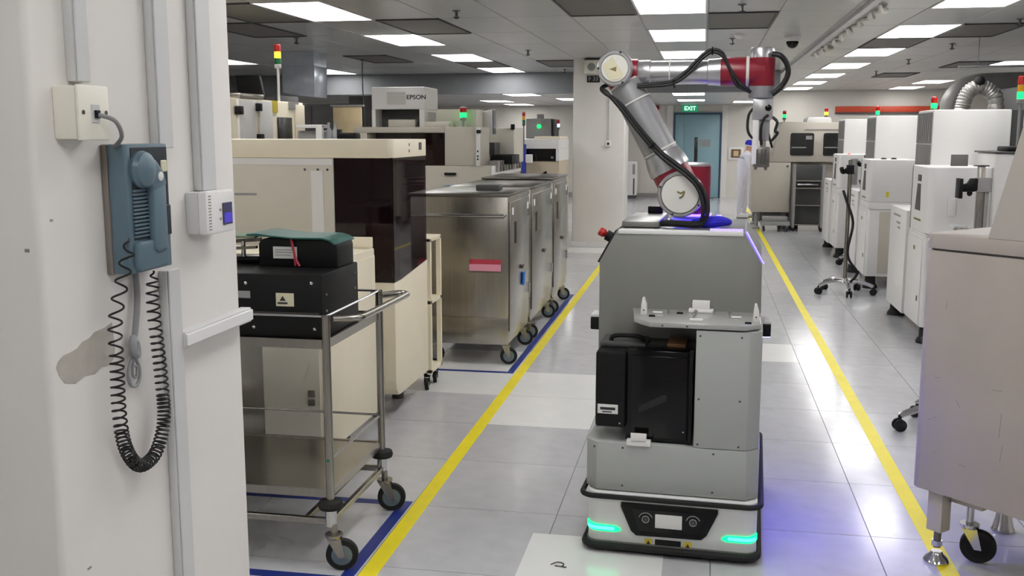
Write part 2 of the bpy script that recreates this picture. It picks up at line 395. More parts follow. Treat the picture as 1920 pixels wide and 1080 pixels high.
# cable tray with foam along the ceiling
t = thing('ceiling_trunking', 'long white cable trunking on the ceiling with loose foam strips', 'trunking', (1.28, 12.4, ZC))
MB().box(1.24, 1.30, 7.2, 24.0, ZC - 0.035, ZC).build('trunking_body', 'conduit_white', t)
MB().box(1.302, 1.315, 7.2, 24.0, ZC - 0.02, ZC).build('shadow_gap_strip', 'machine_dark', t)
for a in range(9):
    y = 8.7 + a * 0.62 + random.uniform(-.1, .1)
    MB().tube([(1.33 + random.uniform(0, .03), y, ZC - 0.02), (1.37, y + 0.15, ZC - 0.05), (1.40 + random.uniform(0, .05), y + 0.33, ZC - 0.03), (1.35, y + 0.5, ZC - 0.02)],
              lambda q: 0.012 + 0.016 * math.sin(math.pi * q), 6, 4).build('foam_strip', 'foam_white', t)

# ------------------------------------------------------------------ columns
PX, PY0, PY1 = -1.10, 1.53, 2.27
pil = structure(MB().prism(rrect(PX - 0.74, PX, PY0, PY1, 0.012, 3), 'z', 0, ZC).build('column', 'paint_white'), 'near off-white square pillar with wall phone')
pil['category'] = 'column'
patch = [(1.549, 1.196), (1.556, 1.206), (1.572, 1.213), (1.59, 1.214), (1.612, 1.217), (1.63, 1.226), (1.65, 1.228), (1.668, 1.236), (1.70, 1.238), (1.725, 1.244), (1.73, 1.19), (1.722, 1.172), (1.705, 1.164), (1.68, 1.167), (1.66, 1.158), (1.63, 1.162), (1.60, 1.155), (1.57, 1.163), (1.555, 1.18)]
MB().prism(patch, 'x', PX - 0.002, PX + 0.0008).build('bare_plaster_patch', 'plaster_bare', pil, smooth=False)
for y, z, l, h in ((1.545, 0.775, 0.014, 0.012), (1.60, 0.80, 0.012, 0.004), (1.56, 1.45, 0.008, 0.004)):
    MB().box(PX - 0.002, PX + 0.0006, y, y + l, z, z + h).build('scuff_mark', 'scuff', pil, smooth=False)
MB().box(-1.13, -1.121, PY0 - 0.0006, PY0 + 0.002, 1.40, 1.406).build('scuff_mark', 'scuff', pil, smooth=False)
col = structure(MB().prism(rrect(-1.823, -1.092, 14.34, 15.07, 0.02, 3), 'z', 0, ZC).build('column', 'paint_white'), 'white square column behind the robot')
col['category'] = 'column'
MB().box(-1.835, -1.08, 14.328, 15.082, 0, 0.07).build('column_base', 'machine_white', col)

# trunking and conduits on the near pillar
def conduit(y0, y1, z0, z1, label):
    t = thing('conduit', label, 'conduit', (PX, (y0 + y1) / 2, z0), 0, 'conduits on the near pillar')
    MB().box(PX, PX + 0.018, y0, y1, z0, z1, 0.003, 2).build('conduit_base', 'conduit_white', t)
    MB().box(PX + 0.018, PX + 0.022, y0 + 0.004, y1 - 0.004, z0, z1, 0.0015, 1).build('conduit_lid', 'conduit_white', t)
conduit(1.632, 1.676, 1.69, ZC, 'white vertical conduit running up from the socket box')
conduit(1.895, 1.955, 1.57, ZC, 'white vertical conduit above the wall phone')
conduit(2.066, 2.136, 1.475, ZC, 'white vertical conduit above the thermostat')
conduit(1.90, 1.955, 0.05, 1.32, 'white vertical conduit running down below the wall phone')
t = thing('trunking', 'short white trunking at the pillar edge beside the black cases', 'trunking', (PX, 2.1, 1.15))
MB().box(PX, PX + 0.028, 1.95, 2.272, 1.147, 1.182, 0.003).build('trunking_base', 'conduit_white', t)
MB().box(PX + 0.028, PX + 0.032, 1.95, 2.272, 1.152, 1.177, 0.001, 1).build('trunking_lid', 'machine_white', t)
# socket box
t = thing('socket_box', 'cream surface socket box with a plugged cable above the phone', 'socket', (PX, 1.63, 1.59))
MB().box(PX, PX + 0.044, 1.588, 1.676, 1.590, 1.681, 0.004).build('back_box', 'socket_cream', t)
MB().box(PX + 0.044, PX + 0.051, 1.586, 1.678, 1.588, 1.683, 0.003).build('face_plate', 'socket_cream', t)
MB().box(PX + 0.051, PX + 0.053, 1.622, 1.646, 1.618, 1.650, 0.001, 1).build('jack_frame', 'conduit_white', t)
MB().box(PX + 0.0525, PX + 0.0575, 1.628, 1.641, 1.626, 1.640, 0.001, 1).build('plug', 'black_plastic', t)
for y in (1.598, 1.666): MB().cyl((PX + 0.051, y, 1.636), (PX + 0.0525, y, 1.636), 0.004, seg=10).build('screw', 'steel', t)
# wall phone
ph = thing('wall_phone', 'blue grey wall telephone with handset hanging on the near pillar', 'telephone', (PX, 1.80, 1.33))
MB().box(PX, PX + 0.014, 1.718, 1.878, 1.335, 1.580, 0.004).build('back_plate', 'phone_side', ph)
MB().prism([(PX + 0.014, 1.72), (PX + 0.046, 1.722), (PX + 0.05, 1.727), (PX + 0.05, 1.87), (PX + 0.046, 1.875), (PX + 0.014, 1.876)], 'z', 1.337, 1.580, 0.003).build('phone_body', 'phone_blue', ph)
MB().box(PX + 0.048, PX + 0.0515, 1.738, 1.868, 1.40, 1.574, 0.001, 1).build('cradle_recess', 'phone_dark', ph)
for a in range(13):
    z = 1.405 + a * 0.0072
    MB().box(PX + 0.0512, PX + 0.0545, 1.735, 1.786, z, z + 0.0036).build('grille_slat', 'phone_blue', ph)
hs = MB(); hs.lathe([(0.02, -0.006), (0.034, 0.0), (0.036, 0.008), (0.032, 0.018), (0.018, 0.025), (0.0, 0.027)], (PX + 0.050, 1.765, 1.532), (1, 0, 0), 28)
hs.prism(rrect(1.786, 1.836, 1.372, 1.512, 0.014, 4), 'x', PX + 0.050, PX + 0.066, 0.005)
hs.prism([(1.768, 1.562), (1.80, 1.55), (1.828, 1.525), (1.836, 1.50), (1.786, 1.49), (1.776, 1.51)], 'x', PX + 0.050, PX + 0.068, 0.005)
hs.prism(rrect(1.730, 1.845, 1.342, 1.398, 0.012, 4), 'x', PX + 0.048, PX + 0.062, 0.005)
hs.build('handset', 'phone_blue', ph)
MB().lathe([(0.009, 0), (0.009, 0.004), (0.004, 0.007)], (PX + 0.066, 1.81, 1.518), (1, 0, 0), 12).build('hook_button', 'label_white', ph)
MB().box(PX + 0.05, PX + 0.054, 1.842, 1.864, 1.525, 1.548, 0.002, 1).build('name_window', 'sticker_cream', ph)
MB().box(PX + 0.05, PX + 0.055, 1.852, 1.868, 1.40, 1.46, 0.002, 1).build('latch', 'phone_dark', ph)
MB().tube([(PX + 0.056, 1.634, 1.632), (PX + 0.075, 1.655, 1.622), (PX + 0.065, 1.69, 1.595), (PX + 0.03, 1.722, 1.576)], 0.004, 8, 6).build('line_cord', 'cord_grey', ph)
# coiled cord: a helix wound round a hanging loop
base = spline([Vector(p) for p in ((PX + 0.048, 1.722, 1.405), (PX + 0.05, 1.705, 1.365), (PX + 0.028, 1.695, 1.26), (PX + 0.028, 1.69, 1.17), (PX + 0.028, 1.688, 1.08), (PX + 0.028, 1.70, 1.01), (PX + 0.028, 1.735, 0.962), (PX + 0.028, 1.775, 0.952),
         (PX + 0.028, 1.815, 0.968), (PX + 0.028, 1.845, 1.02), (PX + 0.028, 1.845, 1.09), (PX + 0.028, 1.836, 1.18), (PX + 0.028, 1.828, 1.26), (PX + 0.03, 1.832, 1.33))], 12)
N = 2200; L = [0.0]
for a, b in zip(base, base[1:]): L.append(L[-1] + (b - a).length)
def at_len(q):
    for i in range(len(L) - 1):
        if L[i + 1] >= q: break
    t = (q - L[i]) / max(L[i + 1] - L[i], 1e-9); return base[i].lerp(base[i + 1], t), (base[min(i + 1, len(base) - 1)] - base[i]).normalized()
pts = []; ang = 0.0
for i in range(N + 1):
    q = L[-1] * i / N; p, t = at_len(q); u = Vector((1, 0, 0)); w = t.cross(u).normalized()
    s = i / N
    pitch = 0.034 if s < 0.16 else (0.026 if s < 0.24 else (0.015 if s < 0.4 else (0.0085 if s < 0.72 else (0.014 if s < 0.86 else 0.018))))
    ang += 2 * math.pi * (L[-1] / N) / pitch
    rr = 0.012 * min(1, s * 40, (1 - s) * 40)
    pts.append(p + u * math.cos(ang) * rr + w * math.sin(ang) * rr)
MB().tube(pts, 0.0021, 5).build('coiled_cord', 'cord_black', ph)
t = thing('lanyard', 'grey cord with a wire loop hanging below the wall phone', 'lanyard', (PX, 1.78, 1.12))
MB().tube([(PX + 0.01, 1.80, 1.335), (PX + 0.014, 1.795, 1.28), (PX + 0.014, 1.782, 1.22), (PX + 0.014, 1.772, 1.195)], 0.006, 8, 6).build('cord_length', 'cord_grey', t)
MB().tube([(PX + 0.014, 1.774, 1.205), (PX + 0.02, 1.76, 1.195), (PX + 0.02, 1.762, 1.178), (PX + 0.016, 1.78, 1.17), (PX + 0.012, 1.784, 1.19), (PX + 0.012, 1.772, 1.2)], 0.008, 8, 5).build('knot', 'cord_grey', t)
MB().tube([(PX + 0.012, 1.772, 1.172), (PX + 0.012, 1.752, 1.14), (PX + 0.012, 1.757, 1.115), (PX + 0.012, 1.775, 1.108), (PX + 0.012, 1.79, 1.12), (PX + 0.012, 1.79, 1.145), (PX + 0.012, 1.772, 1.172)], 0.0035, 8, 6).build('wire_loop', 'cord_grey', t)
MB().tube([(PX + 0.014, 1.77, 1.165), (PX + 0.014, 1.764, 1.135), (PX + 0.014, 1.776, 1.125), (PX + 0.014, 1.78, 1.145), (PX + 0.014, 1.768, 1.15)], 0.0028, 8, 5).build('inner_loop', 'cord_grey', t)
# thermostat
t = thing('thermostat', 'white wall thermostat with a small blue display beside the phone', 'thermostat', (PX, 2.12, 1.37))
MB().box(PX, PX + 0.03, 2.026, 2.145, 1.383, 1.474, 0.003).build('junction_box', 'conduit_white', t)
MB().prism(rrect(2.024, 2.157, 1.381, 1.476, 0.008, 3), 'x', PX + 0.03, PX + 0.05, 0.004).build('thermostat_cover', 'machine_white', t)
MB().box(PX + 0.0495, PX + 0.0515, 2.098, 2.144, 1.398, 1.447, 0.0006, 1).build('display_bezel', 'lcd_dark', t)
MB().box(PX + 0.051, PX + 0.0522, 2.104, 2.140, 1.402, 1.424).build('display', 'lcd', t)
for a in range(12):
    z = 1.391 + a * 0.0066
    MB().box(PX + 0.0495, PX + 0.0506, 2.034, 2.046, z, z + 0.003).build('vent_slot', 'machine_grey', t)
for z in (1.41, 1.43): MB().box(PX + 0.0495, PX + 0.052, 2.084, 2.090, z, z + 0.005).build('button', 'machine_grey', t)

# things on the far column
t = thing('wall_speaker', 'white square speaker box high on the white column', 'speaker', (-1.555, 14.34, 2.4))
MB().box(-1.66, -1.455, 14.22, 14.34, 2.415, 2.60, 0.008).build('speaker_box', 'socket_cream', t)
MB().lathe([(0.055, 0), (0.055, 0.004), (0.04, 0.006)], (-1.557, 14.22, 2.505), (0, -1, 0), 24).build('speaker_grille', 'label_grey', t)
MB().box(-1.66, -1.455, 14.24, 14.34, 2.60, 2.612).build('bracket', 'machine_dark', t)
t = thing('column_sign', 'black sign reading F 33 under the speaker on the white column', 'sign', (-1.54, 14.34, 2.3))
MB().box(-1.63, -1.45, 14.328, 14.34, 2.30, 2.395, 0.002, 1).build('sign_plate', 'black_matte', t)
text('sign_text', 'F 33', 'label_grey', t, (-1.54, 14.327, 2.348), (R(90), 0, 0), 0.08, 0.001)
t = thing('conduit', 'thin grey conduit with a black socket on the white column', 'conduit', (-1.315, 14.34, 1.45))
MB().box(-1.325, -1.305, 14.322, 14.34, 1.50, 2.5, 0.002, 1).build('conduit_base', 'conduit_white', t)
MB().box(-1.36, -1.285, 14.30, 14.34, 1.42, 1.50, 0.005).build('socket_body', 'machine_white', t)
MB().box(-1.335, -1.305, 14.294, 14.30, 1.44, 1.475, 0.002, 1).build('socket_hole', 'black_plastic', t)

# ------------------------------------------------------------------ floor markings
def tape(name, m, pts, w, label):
    # flat mitred-end strips
    mb = MB()
    for (x0, y0), (x1, y1) in zip(pts, pts[1:]):
        d = Vector((x1 - x0, y1 - y0)).normalized(); nrm = Vector((-d.y, d.x)) * w / 2
        a, b = Vector((x0, y0)) + d * (w / 2 if (x0, y0) != pts[0] else 0), Vector((x1, y1)) + d * (w / 2 if (x1, y1) != pts[-1] else 0)
        mb.prism([(a + nrm)[:], (b + nrm)[:], (b - nrm)[:], (a - nrm)[:]], 'z', 0.0, 0.0012)
    tag(mb.build(name, m, smooth=False), label, 'floor tape')
tape('floor_tape', 'tape_yellow', [(-1.165, 2.5), (-1.205, 14.28)], 0.066, 'long yellow floor tape along the left edge of the aisle')
tape('floor_tape', 'tape_yellow', [(0.93, 1.5), (0.93, 25.0)], 0.066, 'long yellow floor tape along the right edge of the aisle')
tape('floor_tape', 'tape_blue', [(-1.75, 3.30), (-1.2385, 3.30), (-1.2385, 4.08), (-2.9, 4.06)], 0.05, 'blue floor tape marking the bay of the steel trolley')
tape('floor_tape', 'tape_blue', [(-2.6, 6.57), (-1.246, 6.57), (-1.262, 10.0)], 0.045, 'blue floor tape marking the bay of the stainless cabinets')
tag(bx('floor_sheet', 'floor_tile_white', None, -0.636, -0.11, 2.9, 3.852, 0.0, 0.002), 'white sheet lying on the floor below the robot front', 'sheet')
m = MB().tube([(-0.52, 3.56, 0.0045), (-0.50, 3.585, 0.0045), (-0.475, 3.575, 0.0045), (-0.48, 3.55, 0.0045), (-0.505, 3.553, 0.0045), (-0.46, 3.545, 0.0045)], 0.0025, 6, 4)
tag(m.build('metal_ring', 'steel_dark'), 'small metal ring lying on the white floor sheet', 'ring')

# ------------------------------------------------------------------ back wall
d1 = MB(); x0, x1, zt = -0.77, 0.42, 2.11
d1.box(x0, x0 + 0.05, YB - 0.05, YB, 0, zt); d1.box(x1 - 0.05, x1, YB - 0.05, YB, 0, zt); d1.box(x0 + 0.05, x1 - 0.05, YB - 0.05, YB, zt - 0.05, zt)
door = structure(d1.build('door_1', 'door_frame'), 'blue double door under the exit sign')
bx('door_leaf', 'door_blue', door, x0 + 0.05, -0.515, YB - 0.045, YB, 0.01, zt - 0.05, 0.004)
lf = bx('door_leaf', 'door_blue', door, -0.51, x1 - 0.05, YB - 0.045, YB, 0.01, zt - 0.05, 0.004)
bx('vision_panel', 'window_dark', lf, -0.24, -0.16, YB - 0.052, YB - 0.045, 0.85, 1.5, 0.002)
bx('notice', 'label_grey', lf, -0.12, 0.15, YB - 0.049, YB - 0.045, 1.27, 1.45)
structure(bx('trim_2', 'paint_white', None, -0.93, -0.772, YB - 0.03, YB, 0, 2.29)); structure(bx('trim_3', 'paint_white', None, 0.422, 0.56, YB - 0.03, YB, 0, 2.29))
t = thing('exit_sign', 'green illuminated exit sign above the blue door', 'sign', (-0.37, YB, 2.13))
MB().box(-0.56, -0.18, YB - 0.08, YB, 2.135, 2.29, 0.006).build('sign_box', 'exit_green', t)
text('sign_text', 'EXIT', 'exit_text', t, (-0.37, YB - 0.082, 2.21), (R(90), 0, 0), 0.14, 0.001)
t = thing('wall_frame', 'small white framed panel with brown centre on the back wall right of the door', 'panel', (0.78, YB, 0.94))
MB().box(0.60, 0.96, YB - 0.03, YB, 0.95, 1.26, 0.006).build('frame', 'machine_white', t)
MB().box(0.66, 0.90, YB - 0.034, YB - 0.03, 1.0, 1.21).build('panel_face', 'brown', t)
MB().box(0.72, 0.84, YB - 0.037, YB - 0.034, 1.04, 1.17).build('panel_screen', 'wood_tan', t)
t = thing('alarm_bell', 'small red fire alarm unit high on the back wall left of the door', 'alarm', (-1.19, YB, 2.18))
MB().box(-1.24, -1.13, YB - 0.03, YB, 2.18, 2.27, 0.004).build('alarm_base', 'red_plastic', t)
MB().lathe([(0.05, 0), (0.045, 0.02), (0.02, 0.035)], (-1.185, YB - 0.03, 2.225), (0, -1, 0), 20).build('bell', 'red_plastic', t)
t = thing('wall_cabinet', 'pale floor cabinet with slotted door by the back wall past the column', 'cabinet', (-1.85, 25.6, 0))
MB().box(-2.1, -1.62, 25.3, 25.98, 0.08, 0.92, 0.01).build('cabinet_body', 'machine_white', t)
MB().box(-2.06, -1.66, 25.34, 25.94, 0, 0.08).build('plinth', 'machine_dark', t)
MB().box(-1.70, -1.67, 25.29, 25.3, 0.1, 0.5).build('door_slot', 'machine_dark', t)
MB().box(-1.72, -1.66, 25.285, 25.3, 0.6, 0.85, 0.003).build('handle', 'machine_grey', t)
t = thing('red_banner', 'long orange red band across the back wall above the right machines', 'band', (4.2, YB, 2.1))
MB().box(3.1, 5.6, YB - 0.03, YB, 2.10, 2.245, 0.003).build('band_face', 'band_red', t)
MB().box(3.1, 5.6, YB - 0.05, YB, 2.06, 2.10).build('band_rail', 'machine_dark', t)
# added dark cabinets, standing in for the unlit area at far left
for n, (x, w, h) in enumerate(((-8.9, 1.1, 2.12), (-7.75, 1.05, 2.2), (-6.65, 1.1, 2.06), (-5.5, 1.0, 2.18))):
    t = thing('unlit_area_cabinet', ('%s added dark cabinet standing in for the unlit area at far left' % ('leftmost', 'second', 'third', 'rightmost')[n]), 'cabinet', (x + w / 2, 15.9, 0), 0, 'added dark cabinets for the unlit far left')
    MB().box(x, x + w, 15.4, 16.3, 0.06, h, 0.01).build('cabinet_body', 'unlit_area_dark', t)
    MB().box(x + 0.03, x + w - 0.03, 15.45, 16.25, 0, 0.06).build('plinth', 'black_matte', t)
    for q in (0, 1):
        d = MB().box(x + 0.02 + q * w / 2, x + (q + 1) * w / 2 - 0.02, 15.385, 15.4, 0.1, h - 0.04, 0.004).build('door', 'unlit_area_dark', t)
        MB().box(x + w / 2 + (-0.07 if q == 0 else 0.04), x + w / 2 + (-0.04 if q == 0 else 0.07), 15.365, 15.385, 1.0, 1.2, 0.004).build('handle', 'steel_dark', d)

def wheel(mb_c, r, w, axis, parent, local=False, hub='wheel_grey', tyre='rubber'):
    a = Vector(axis).normalized(); c = Vector(mb_c)
    o = MB().lathe([(r * 0.78, 0), (r * 0.95, 0), (r, w * 0.2), (r, w * 0.8), (r * 0.95, w), (r * 0.78, w)], c - a * w / 2, a, 28).build('wheel', tyre, parent, local)
    MB().lathe([(r * 0.14, -0.004), (r * 0.5, -0.002), (r * 0.72, 0.001), (r * 0.8, 0.0), (r * 0.8, w), (r * 0.72, w - 0.001), (r * 0.5, w + 0.002), (r * 0.14, w + 0.004)], c - a * w / 2, a, 24).build('hub', hub, parent, local)
def caster(x, y, r, ztop, parent, ang=0.0, name='caster', fork='steel', local=False, w=0.03, trail=0.02, hub='wheel_grey'):
    # swivel caster: plate, fork legs, wheel
    d = Vector((math.cos(ang), math.sin(ang), 0)); s = Vector((-math.sin(ang), math.cos(ang), 0))
    p = Vector((x, y, 0)); wc = p + d * trail + Vector((0, 0, r))
    m = MB(); m.lathe([(r * 0.5, 0), (r * 0.55, 0.006), (r * 0.55, 0.016)], (x, y, r * 2 + 0.004), (0, 0, 1), 18)
    m.cyl((x, y, r * 2 + 0.01), (x, y, ztop), r * 0.22, seg=12)
    for q in (-1, 1):
        o = wc + s * q * (w / 2 + 0.005); top = p + s * q * (w / 2 + 0.005) + Vector((0, 0, 2 * r + 0.006))
        hw = d * r * 0.42; hn = d * r * 0.2; th = s * 0.002
        vs_ = [top - hw, top + hw, o + hn - Vector((0, 0, r * .15)), o - hn - Vector((0, 0, r * .15))]
        v = [m.bm.verts.new(t_ - th) for t_ in vs_] + [m.bm.verts.new(t_ + th) for t_ in vs_]
        for f in ((0, 1, 2, 3), (7, 6, 5, 4), (0, 4, 5, 1), (1, 5, 6, 2), (2, 6, 7, 3), (3, 7, 4, 0)): m.bm.faces.new([v[i] for i in f])
    o = m.build(name, fork, parent, local)
    wheel(wc, r, w, s, o, local, hub)
    return o

# ------------------------------------------------------------------ steel trolley
tr = thing('service_trolley', 'two shelf stainless steel trolley holding black cases beside the pillar', 'trolley', (-1.8, 3.69, 0))
TXR, TXL, TYN, TYF = -1.315, -2.30, 3.385, 3.995
for x, y in ((TXR, TYN), (TXR, TYF), (TXL, TYN), (TXL, TYF)):
    MB().cyl((x, y, 0.262), (x, y, 0.955), 0.0155, seg=16).build('post', 'steel', tr)
    MB().lathe([(0.02, 0), (0.043, 0.004), (0.047, 0.016), (0.043, 0.03), (0.02, 0.034)], (x, y, 0.232), (0, 0, 1), 24).build('bumper_disc', 'rubber', tr)
    MB().cyl((x, y, 0.168), (x, y, 0.236), 0.021, seg=16).build('caster_socket', 'chrome', tr)
    caster(x + 0.012, y - 0.006, 0.06, 0.175, tr, R(14), w=0.028, trail=0.028)
def shelf(z, h, name):
    m = MB(); m.box(TXL, TXR, TYN, TYF, z - 0.004, z)
    m.box(TXL, TXR, TYN - 0.002, TYN + 0.012, z - h, z + 0.004); m.box(TXL, TXR, TYF - 0.012, TYF + 0.002, z - h, z + 0.004)
    m.box(TXR - 0.012, TXR + 0.002, TYN, TYF, z - h, z + 0.004); m.box(TXL - 0.002, TXL + 0.012, TYN, TYF, z - h, z + 0.004)
    m.build(name, 'steel', tr)
shelf(0.862, 0.03, 'upper_shelf'); shelf(0.302, 0.028, 'lower_shelf')
def rail(a, b, r=0.005): MB().cyl(a, b, r, seg=10).build('guard_rail', 'chrome', tr)
rail((TXL, TYN, 0.952), (TXR, TYN, 0.952)); rail((TXL, TYF, 0.952), (TXR, TYF, 0.952)); rail((TXR, TYN, 0.952), (TXR, TYF, 0.952))
rail((TXL, TYF, 0.42), (TXR, TYF, 0.42)); rail((TXR, TYN, 0.42), (TXR, TYF, 0.42)); rail((TXL, TYN, 0.952), (TXL, TYF, 0.952))
MB().tube([(TXR, TYF + 0.01, 0.93), (-1.255, TYF + 0.085, 0.93), (-1.222, TYF + 0.075, 0.93), (-1.212, TYF + 0.03, 0.93), (-1.216, 3.75, 0.93), (-1.222, 3.56, 0.93), (-1.235, 3.50, 0.93), (TXR, 3.46, 0.93)], 0.0135, 12, 6).build('push_handle', 'steel', tr)
for a, b in (((TXL, TYN, 0.183), (TXR, TYN, 0.183)), ((TXL, TYF, 0.183), (TXR, TYF, 0.183)), ((TXR, TYN, 0.183), (TXR, TYF, 0.183)), ((TXR - 0.1, TYN, 0.183), (TXR - 0.1, TYF, 0.183))):
    if a[1] == b[1]: MB().box(a[0] - 0.010, b[0] + 0.010, a[1] - 0.010, a[1] + 0.010, 0.172, 0.196, 0.002, 1).build('frame_bar', 'steel', tr)
    else: MB().box(a[0] - 0.010, a[0] + 0.010, a[1] + 0.0105, b[1] - 0.0105, 0.173, 0.195, 0.002, 1).build('frame_bar', 'steel', tr)
for y, z in ((TYN, 0.42), (TYF, 0.42)): MB().cyl((TXR, y - 0.016, z), (TXR, y - 0.0185, z), 0.006, seg=10).build('green_dot', 'lens_green', tr)

# black cases on the trolley
cs = thing('black_case', 'large black component case with label stickers on the trolley top shelf', 'case', (-1.75, 3.6, 0.864))
MB().box(-2.2, -1.335, 3.405, 3.80, 0.864, 1.098, 0.006).build('case_body', 'black_plastic', cs)
MB().box(-2.19, -1.345, 3.396, 3.405, 0.955, 0.960).build('seam_strip', 'steel_dark', cs)
for x, z, w, h, m in ((-1.475, 1.005, 0.068, 0.048, 'sticker_cream'), (-1.64, 1.02, 0.062, 0.026, 'label_grey')):
    lb_ = MB().box(x - w / 2, x + w / 2, 3.402, 3.4055, z - h / 2, z + h / 2).build('label_sticker', m, cs)
    if m == 'sticker_cream':
        MB().prism([(x - 0.02, z - 0.004), (x + 0.004, z - 0.004), (x - 0.008, z + 0.014)], 'y', 3.4012, 3.402).build('print_mark', 'ink', lb_)
        MB().box(x - 0.028, x + 0.01, 3.4012, 3.402, z - 0.016, z - 0.009).build('print_line', 'ink', lb_)
for x, z in ((-1.625, 1.062), (-1.372, 1.068), (-1.60, 0.90), (-1.365, 0.90)):
    MB().lathe([(0.007, 0), (0.006, 0.003), (0.003, 0.005)], (x, 3.405, z), (0, -1, 0), 10).build('rivet', 'chrome', cs)
for y, z in ((3.45, 1.02), (3.76, 1.0), (3.45, 0.96), (3.76, 1.06)):
    MB().lathe([(0.006, 0), (0.005, 0.003), (0.003, 0.004)], (-1.335, y, z), (1, 0, 0), 10).build('rivet', 'steel', cs)
cs2 = thing('reel_tray', 'rounded black reel tray with green lid and red ribbon on the black case', 'tray', (-1.5, 3.7, 1.098))
MB().prism(rrect(-1.66, -1.345, 1.098, 1.205, (0, 0, 0.035, 0.03), 6), 'y', 3.60, 3.78, 0.004).build('tray_body', 'black_plastic', cs2)
MB().prism([(-1.70, 1.222), (-1.66, 1.225), (-1.60, 1.218), (-1.52, 1.212), (-1.40, 1.213), (-1.365, 1.205), (-1.345, 1.19), (-1.35, 1.186), (-1.37, 1.2), (-1.40, 1.207), (-1.52, 1.206), (-1.60, 1.212), (-1.70, 1.216)], 'y', 3.58, 3.80, 0.001, 1).build('lid', 'green_lid', cs2)
lb_ = MB().box(-1.60, -1.505, 3.5965, 3.60, 1.13, 1.175).build('label_sticker', 'label_white', cs2)
for q in (0, 1, 2): MB().box(-1.592, -1.53 + 0.006 * q, 3.5955, 3.5965, 1.142 + q * 0.010, 1.145 + q * 0.010).build('print_line', 'label_grey', lb_)
MB().tube([(-1.525, 3.592, 1.208), (-1.515, 3.588, 1.17), (-1.505, 3.587, 1.13), (-1.49, 3.585, 1.104)], 0.005, 6, 4).build('ribbon', 'red_ribbon', cs2)
MB().tube([(-1.518, 3.590, 1.19), (-1.512, 3.588, 1.15), (-1.508, 3.587, 1.104)], 0.004, 6, 4).build('ribbon', 'red_ribbon', cs2)
fr = thing('metal_feeder', 'metal tape feeder with green pad lying on the black case beside the tray', 'feeder', (-1.85, 3.6, 1.098))
MB().box(-2.1, -1.69, 3.66, 3.76, 1.098, 1.125, 0.004).build('feeder_body', 'black_gloss', fr)
MB().prism([(-2.1, 1.15), (-1.69, 1.185), (-1.69, 1.198), (-2.1, 1.163)], 'y', 3.68, 3.70).build('guide_rail', 'steel_dark', fr)
MB().prism([(-2.1, 1.13), (-1.69, 1.16), (-1.69, 1.17), (-2.1, 1.142)], 'y', 3.64, 3.66).build('guide_rail', 'steel', fr)
MB().cyl((-1.755, 3.67, 1.125), (-1.755, 3.67, 1.185), 0.009, seg=12).build('pin', 'chrome', fr)
MB().prism([(-2.1, 1.19), (-1.75, 1.198), (-1.70, 1.2), (-1.70, 1.207), (-2.1, 1.205)], 'y', 3.66, 3.79, 0.002, 1).build('pad', 'green_pad', fr)

# ------------------------------------------------------------------ cream machine with tinted cover
lc = thing('low_cabinet', 'cream low cabinet seen through the trolley frame', 'cabinet', (-2.3, 4.6, 0))
MB().box(-2.95, -1.648, 4.20, 4.95, 0.15, 1.02, 0.008).build('cabinet_body', 'cream', lc)
MB().box(-2.95, -1.75, 4.19, 4.20, 0.17, 1.0).build('front_panel', 'steel', lc)
dd = MB().box(-1.93, -1.66, 4.182, 4.20, 0.17, 1.0, 0.003).build('door', 'cream_grey', lc)
for z in (0.39, 0.43): MB().box(-1.715, -1.685, 4.172, 4.182, z, z + 0.03, 0.002).build('hinge', 'steel_dark', dd)
MB().box(-1.648, -1.640, 4.24, 4.93, 0.16, 0.985, 0.003).build('side_panel', 'cream', lc)
MB().cyl((-1.640, 4.86, 0.80), (-1.630, 4.86, 0.80), 0.009, seg=12).build('latch', 'machine_dark', lc)
MB().box(-1.90, -1.655, 4.90, 4.95, 1.02, 1.075, 0.004).build('ledge', 'cream', lc)
for x, y in ((-2.8, 4.3), (-1.8, 4.3), (-2.8, 4.85), (-1.8, 4.85)): MB().cyl((x, y, 0), (x, y, 0.16), 0.03, seg=14).build('foot', 'machine_dark', lc)

cm = thing('tinted_machine', 'cream machine with dark red tinted cover and white top band', 'machine', (-2.4, 5.6, 0))
X1, Y0, Y1 = -1.635, 5.25, 5.92
MB().prism([(Y0, 0.24), (Y0 + 0.012, 0.19), (Y0 + 0.045, 0.155), (Y0 + 0.09, 0.15), (Y1, 0.15), (Y1, 0.845), (Y0 + 0.12, 0.795), (Y0, 0.795)], 'x', -3.15, X1, 0.01).build('lower_body', 'cream', cm)
MB().box(-3.15, -1.97, Y0, Y1 - 0.02, 0.80, 1.468, 0.004).build('side_housing', 'cream_grey', cm)
MB().box(-3.15, -1.975, Y0 - 0.004, Y0, 1.43, 1.466).build('upper_rail', 'machine_white', cm)
MB().box(-2.10, -2.03, Y0 - 0.005, Y0, 0.9, 1.40, 0.001, 1).build('cover_strip', 'machine_white', cm)
for x in (-2.135, -2.06, -2.005): MB().lathe([(0.007, 0), (0.005, 0.003)], (x, Y0, 1.405), (0, -1, 0), 10).build('screw', 'machine_dark', cm)
MB().box(-2.55, -2.42, Y0 - 0.003, Y0, 1.262, 1.274).build('door_pull', 'label_grey', cm)
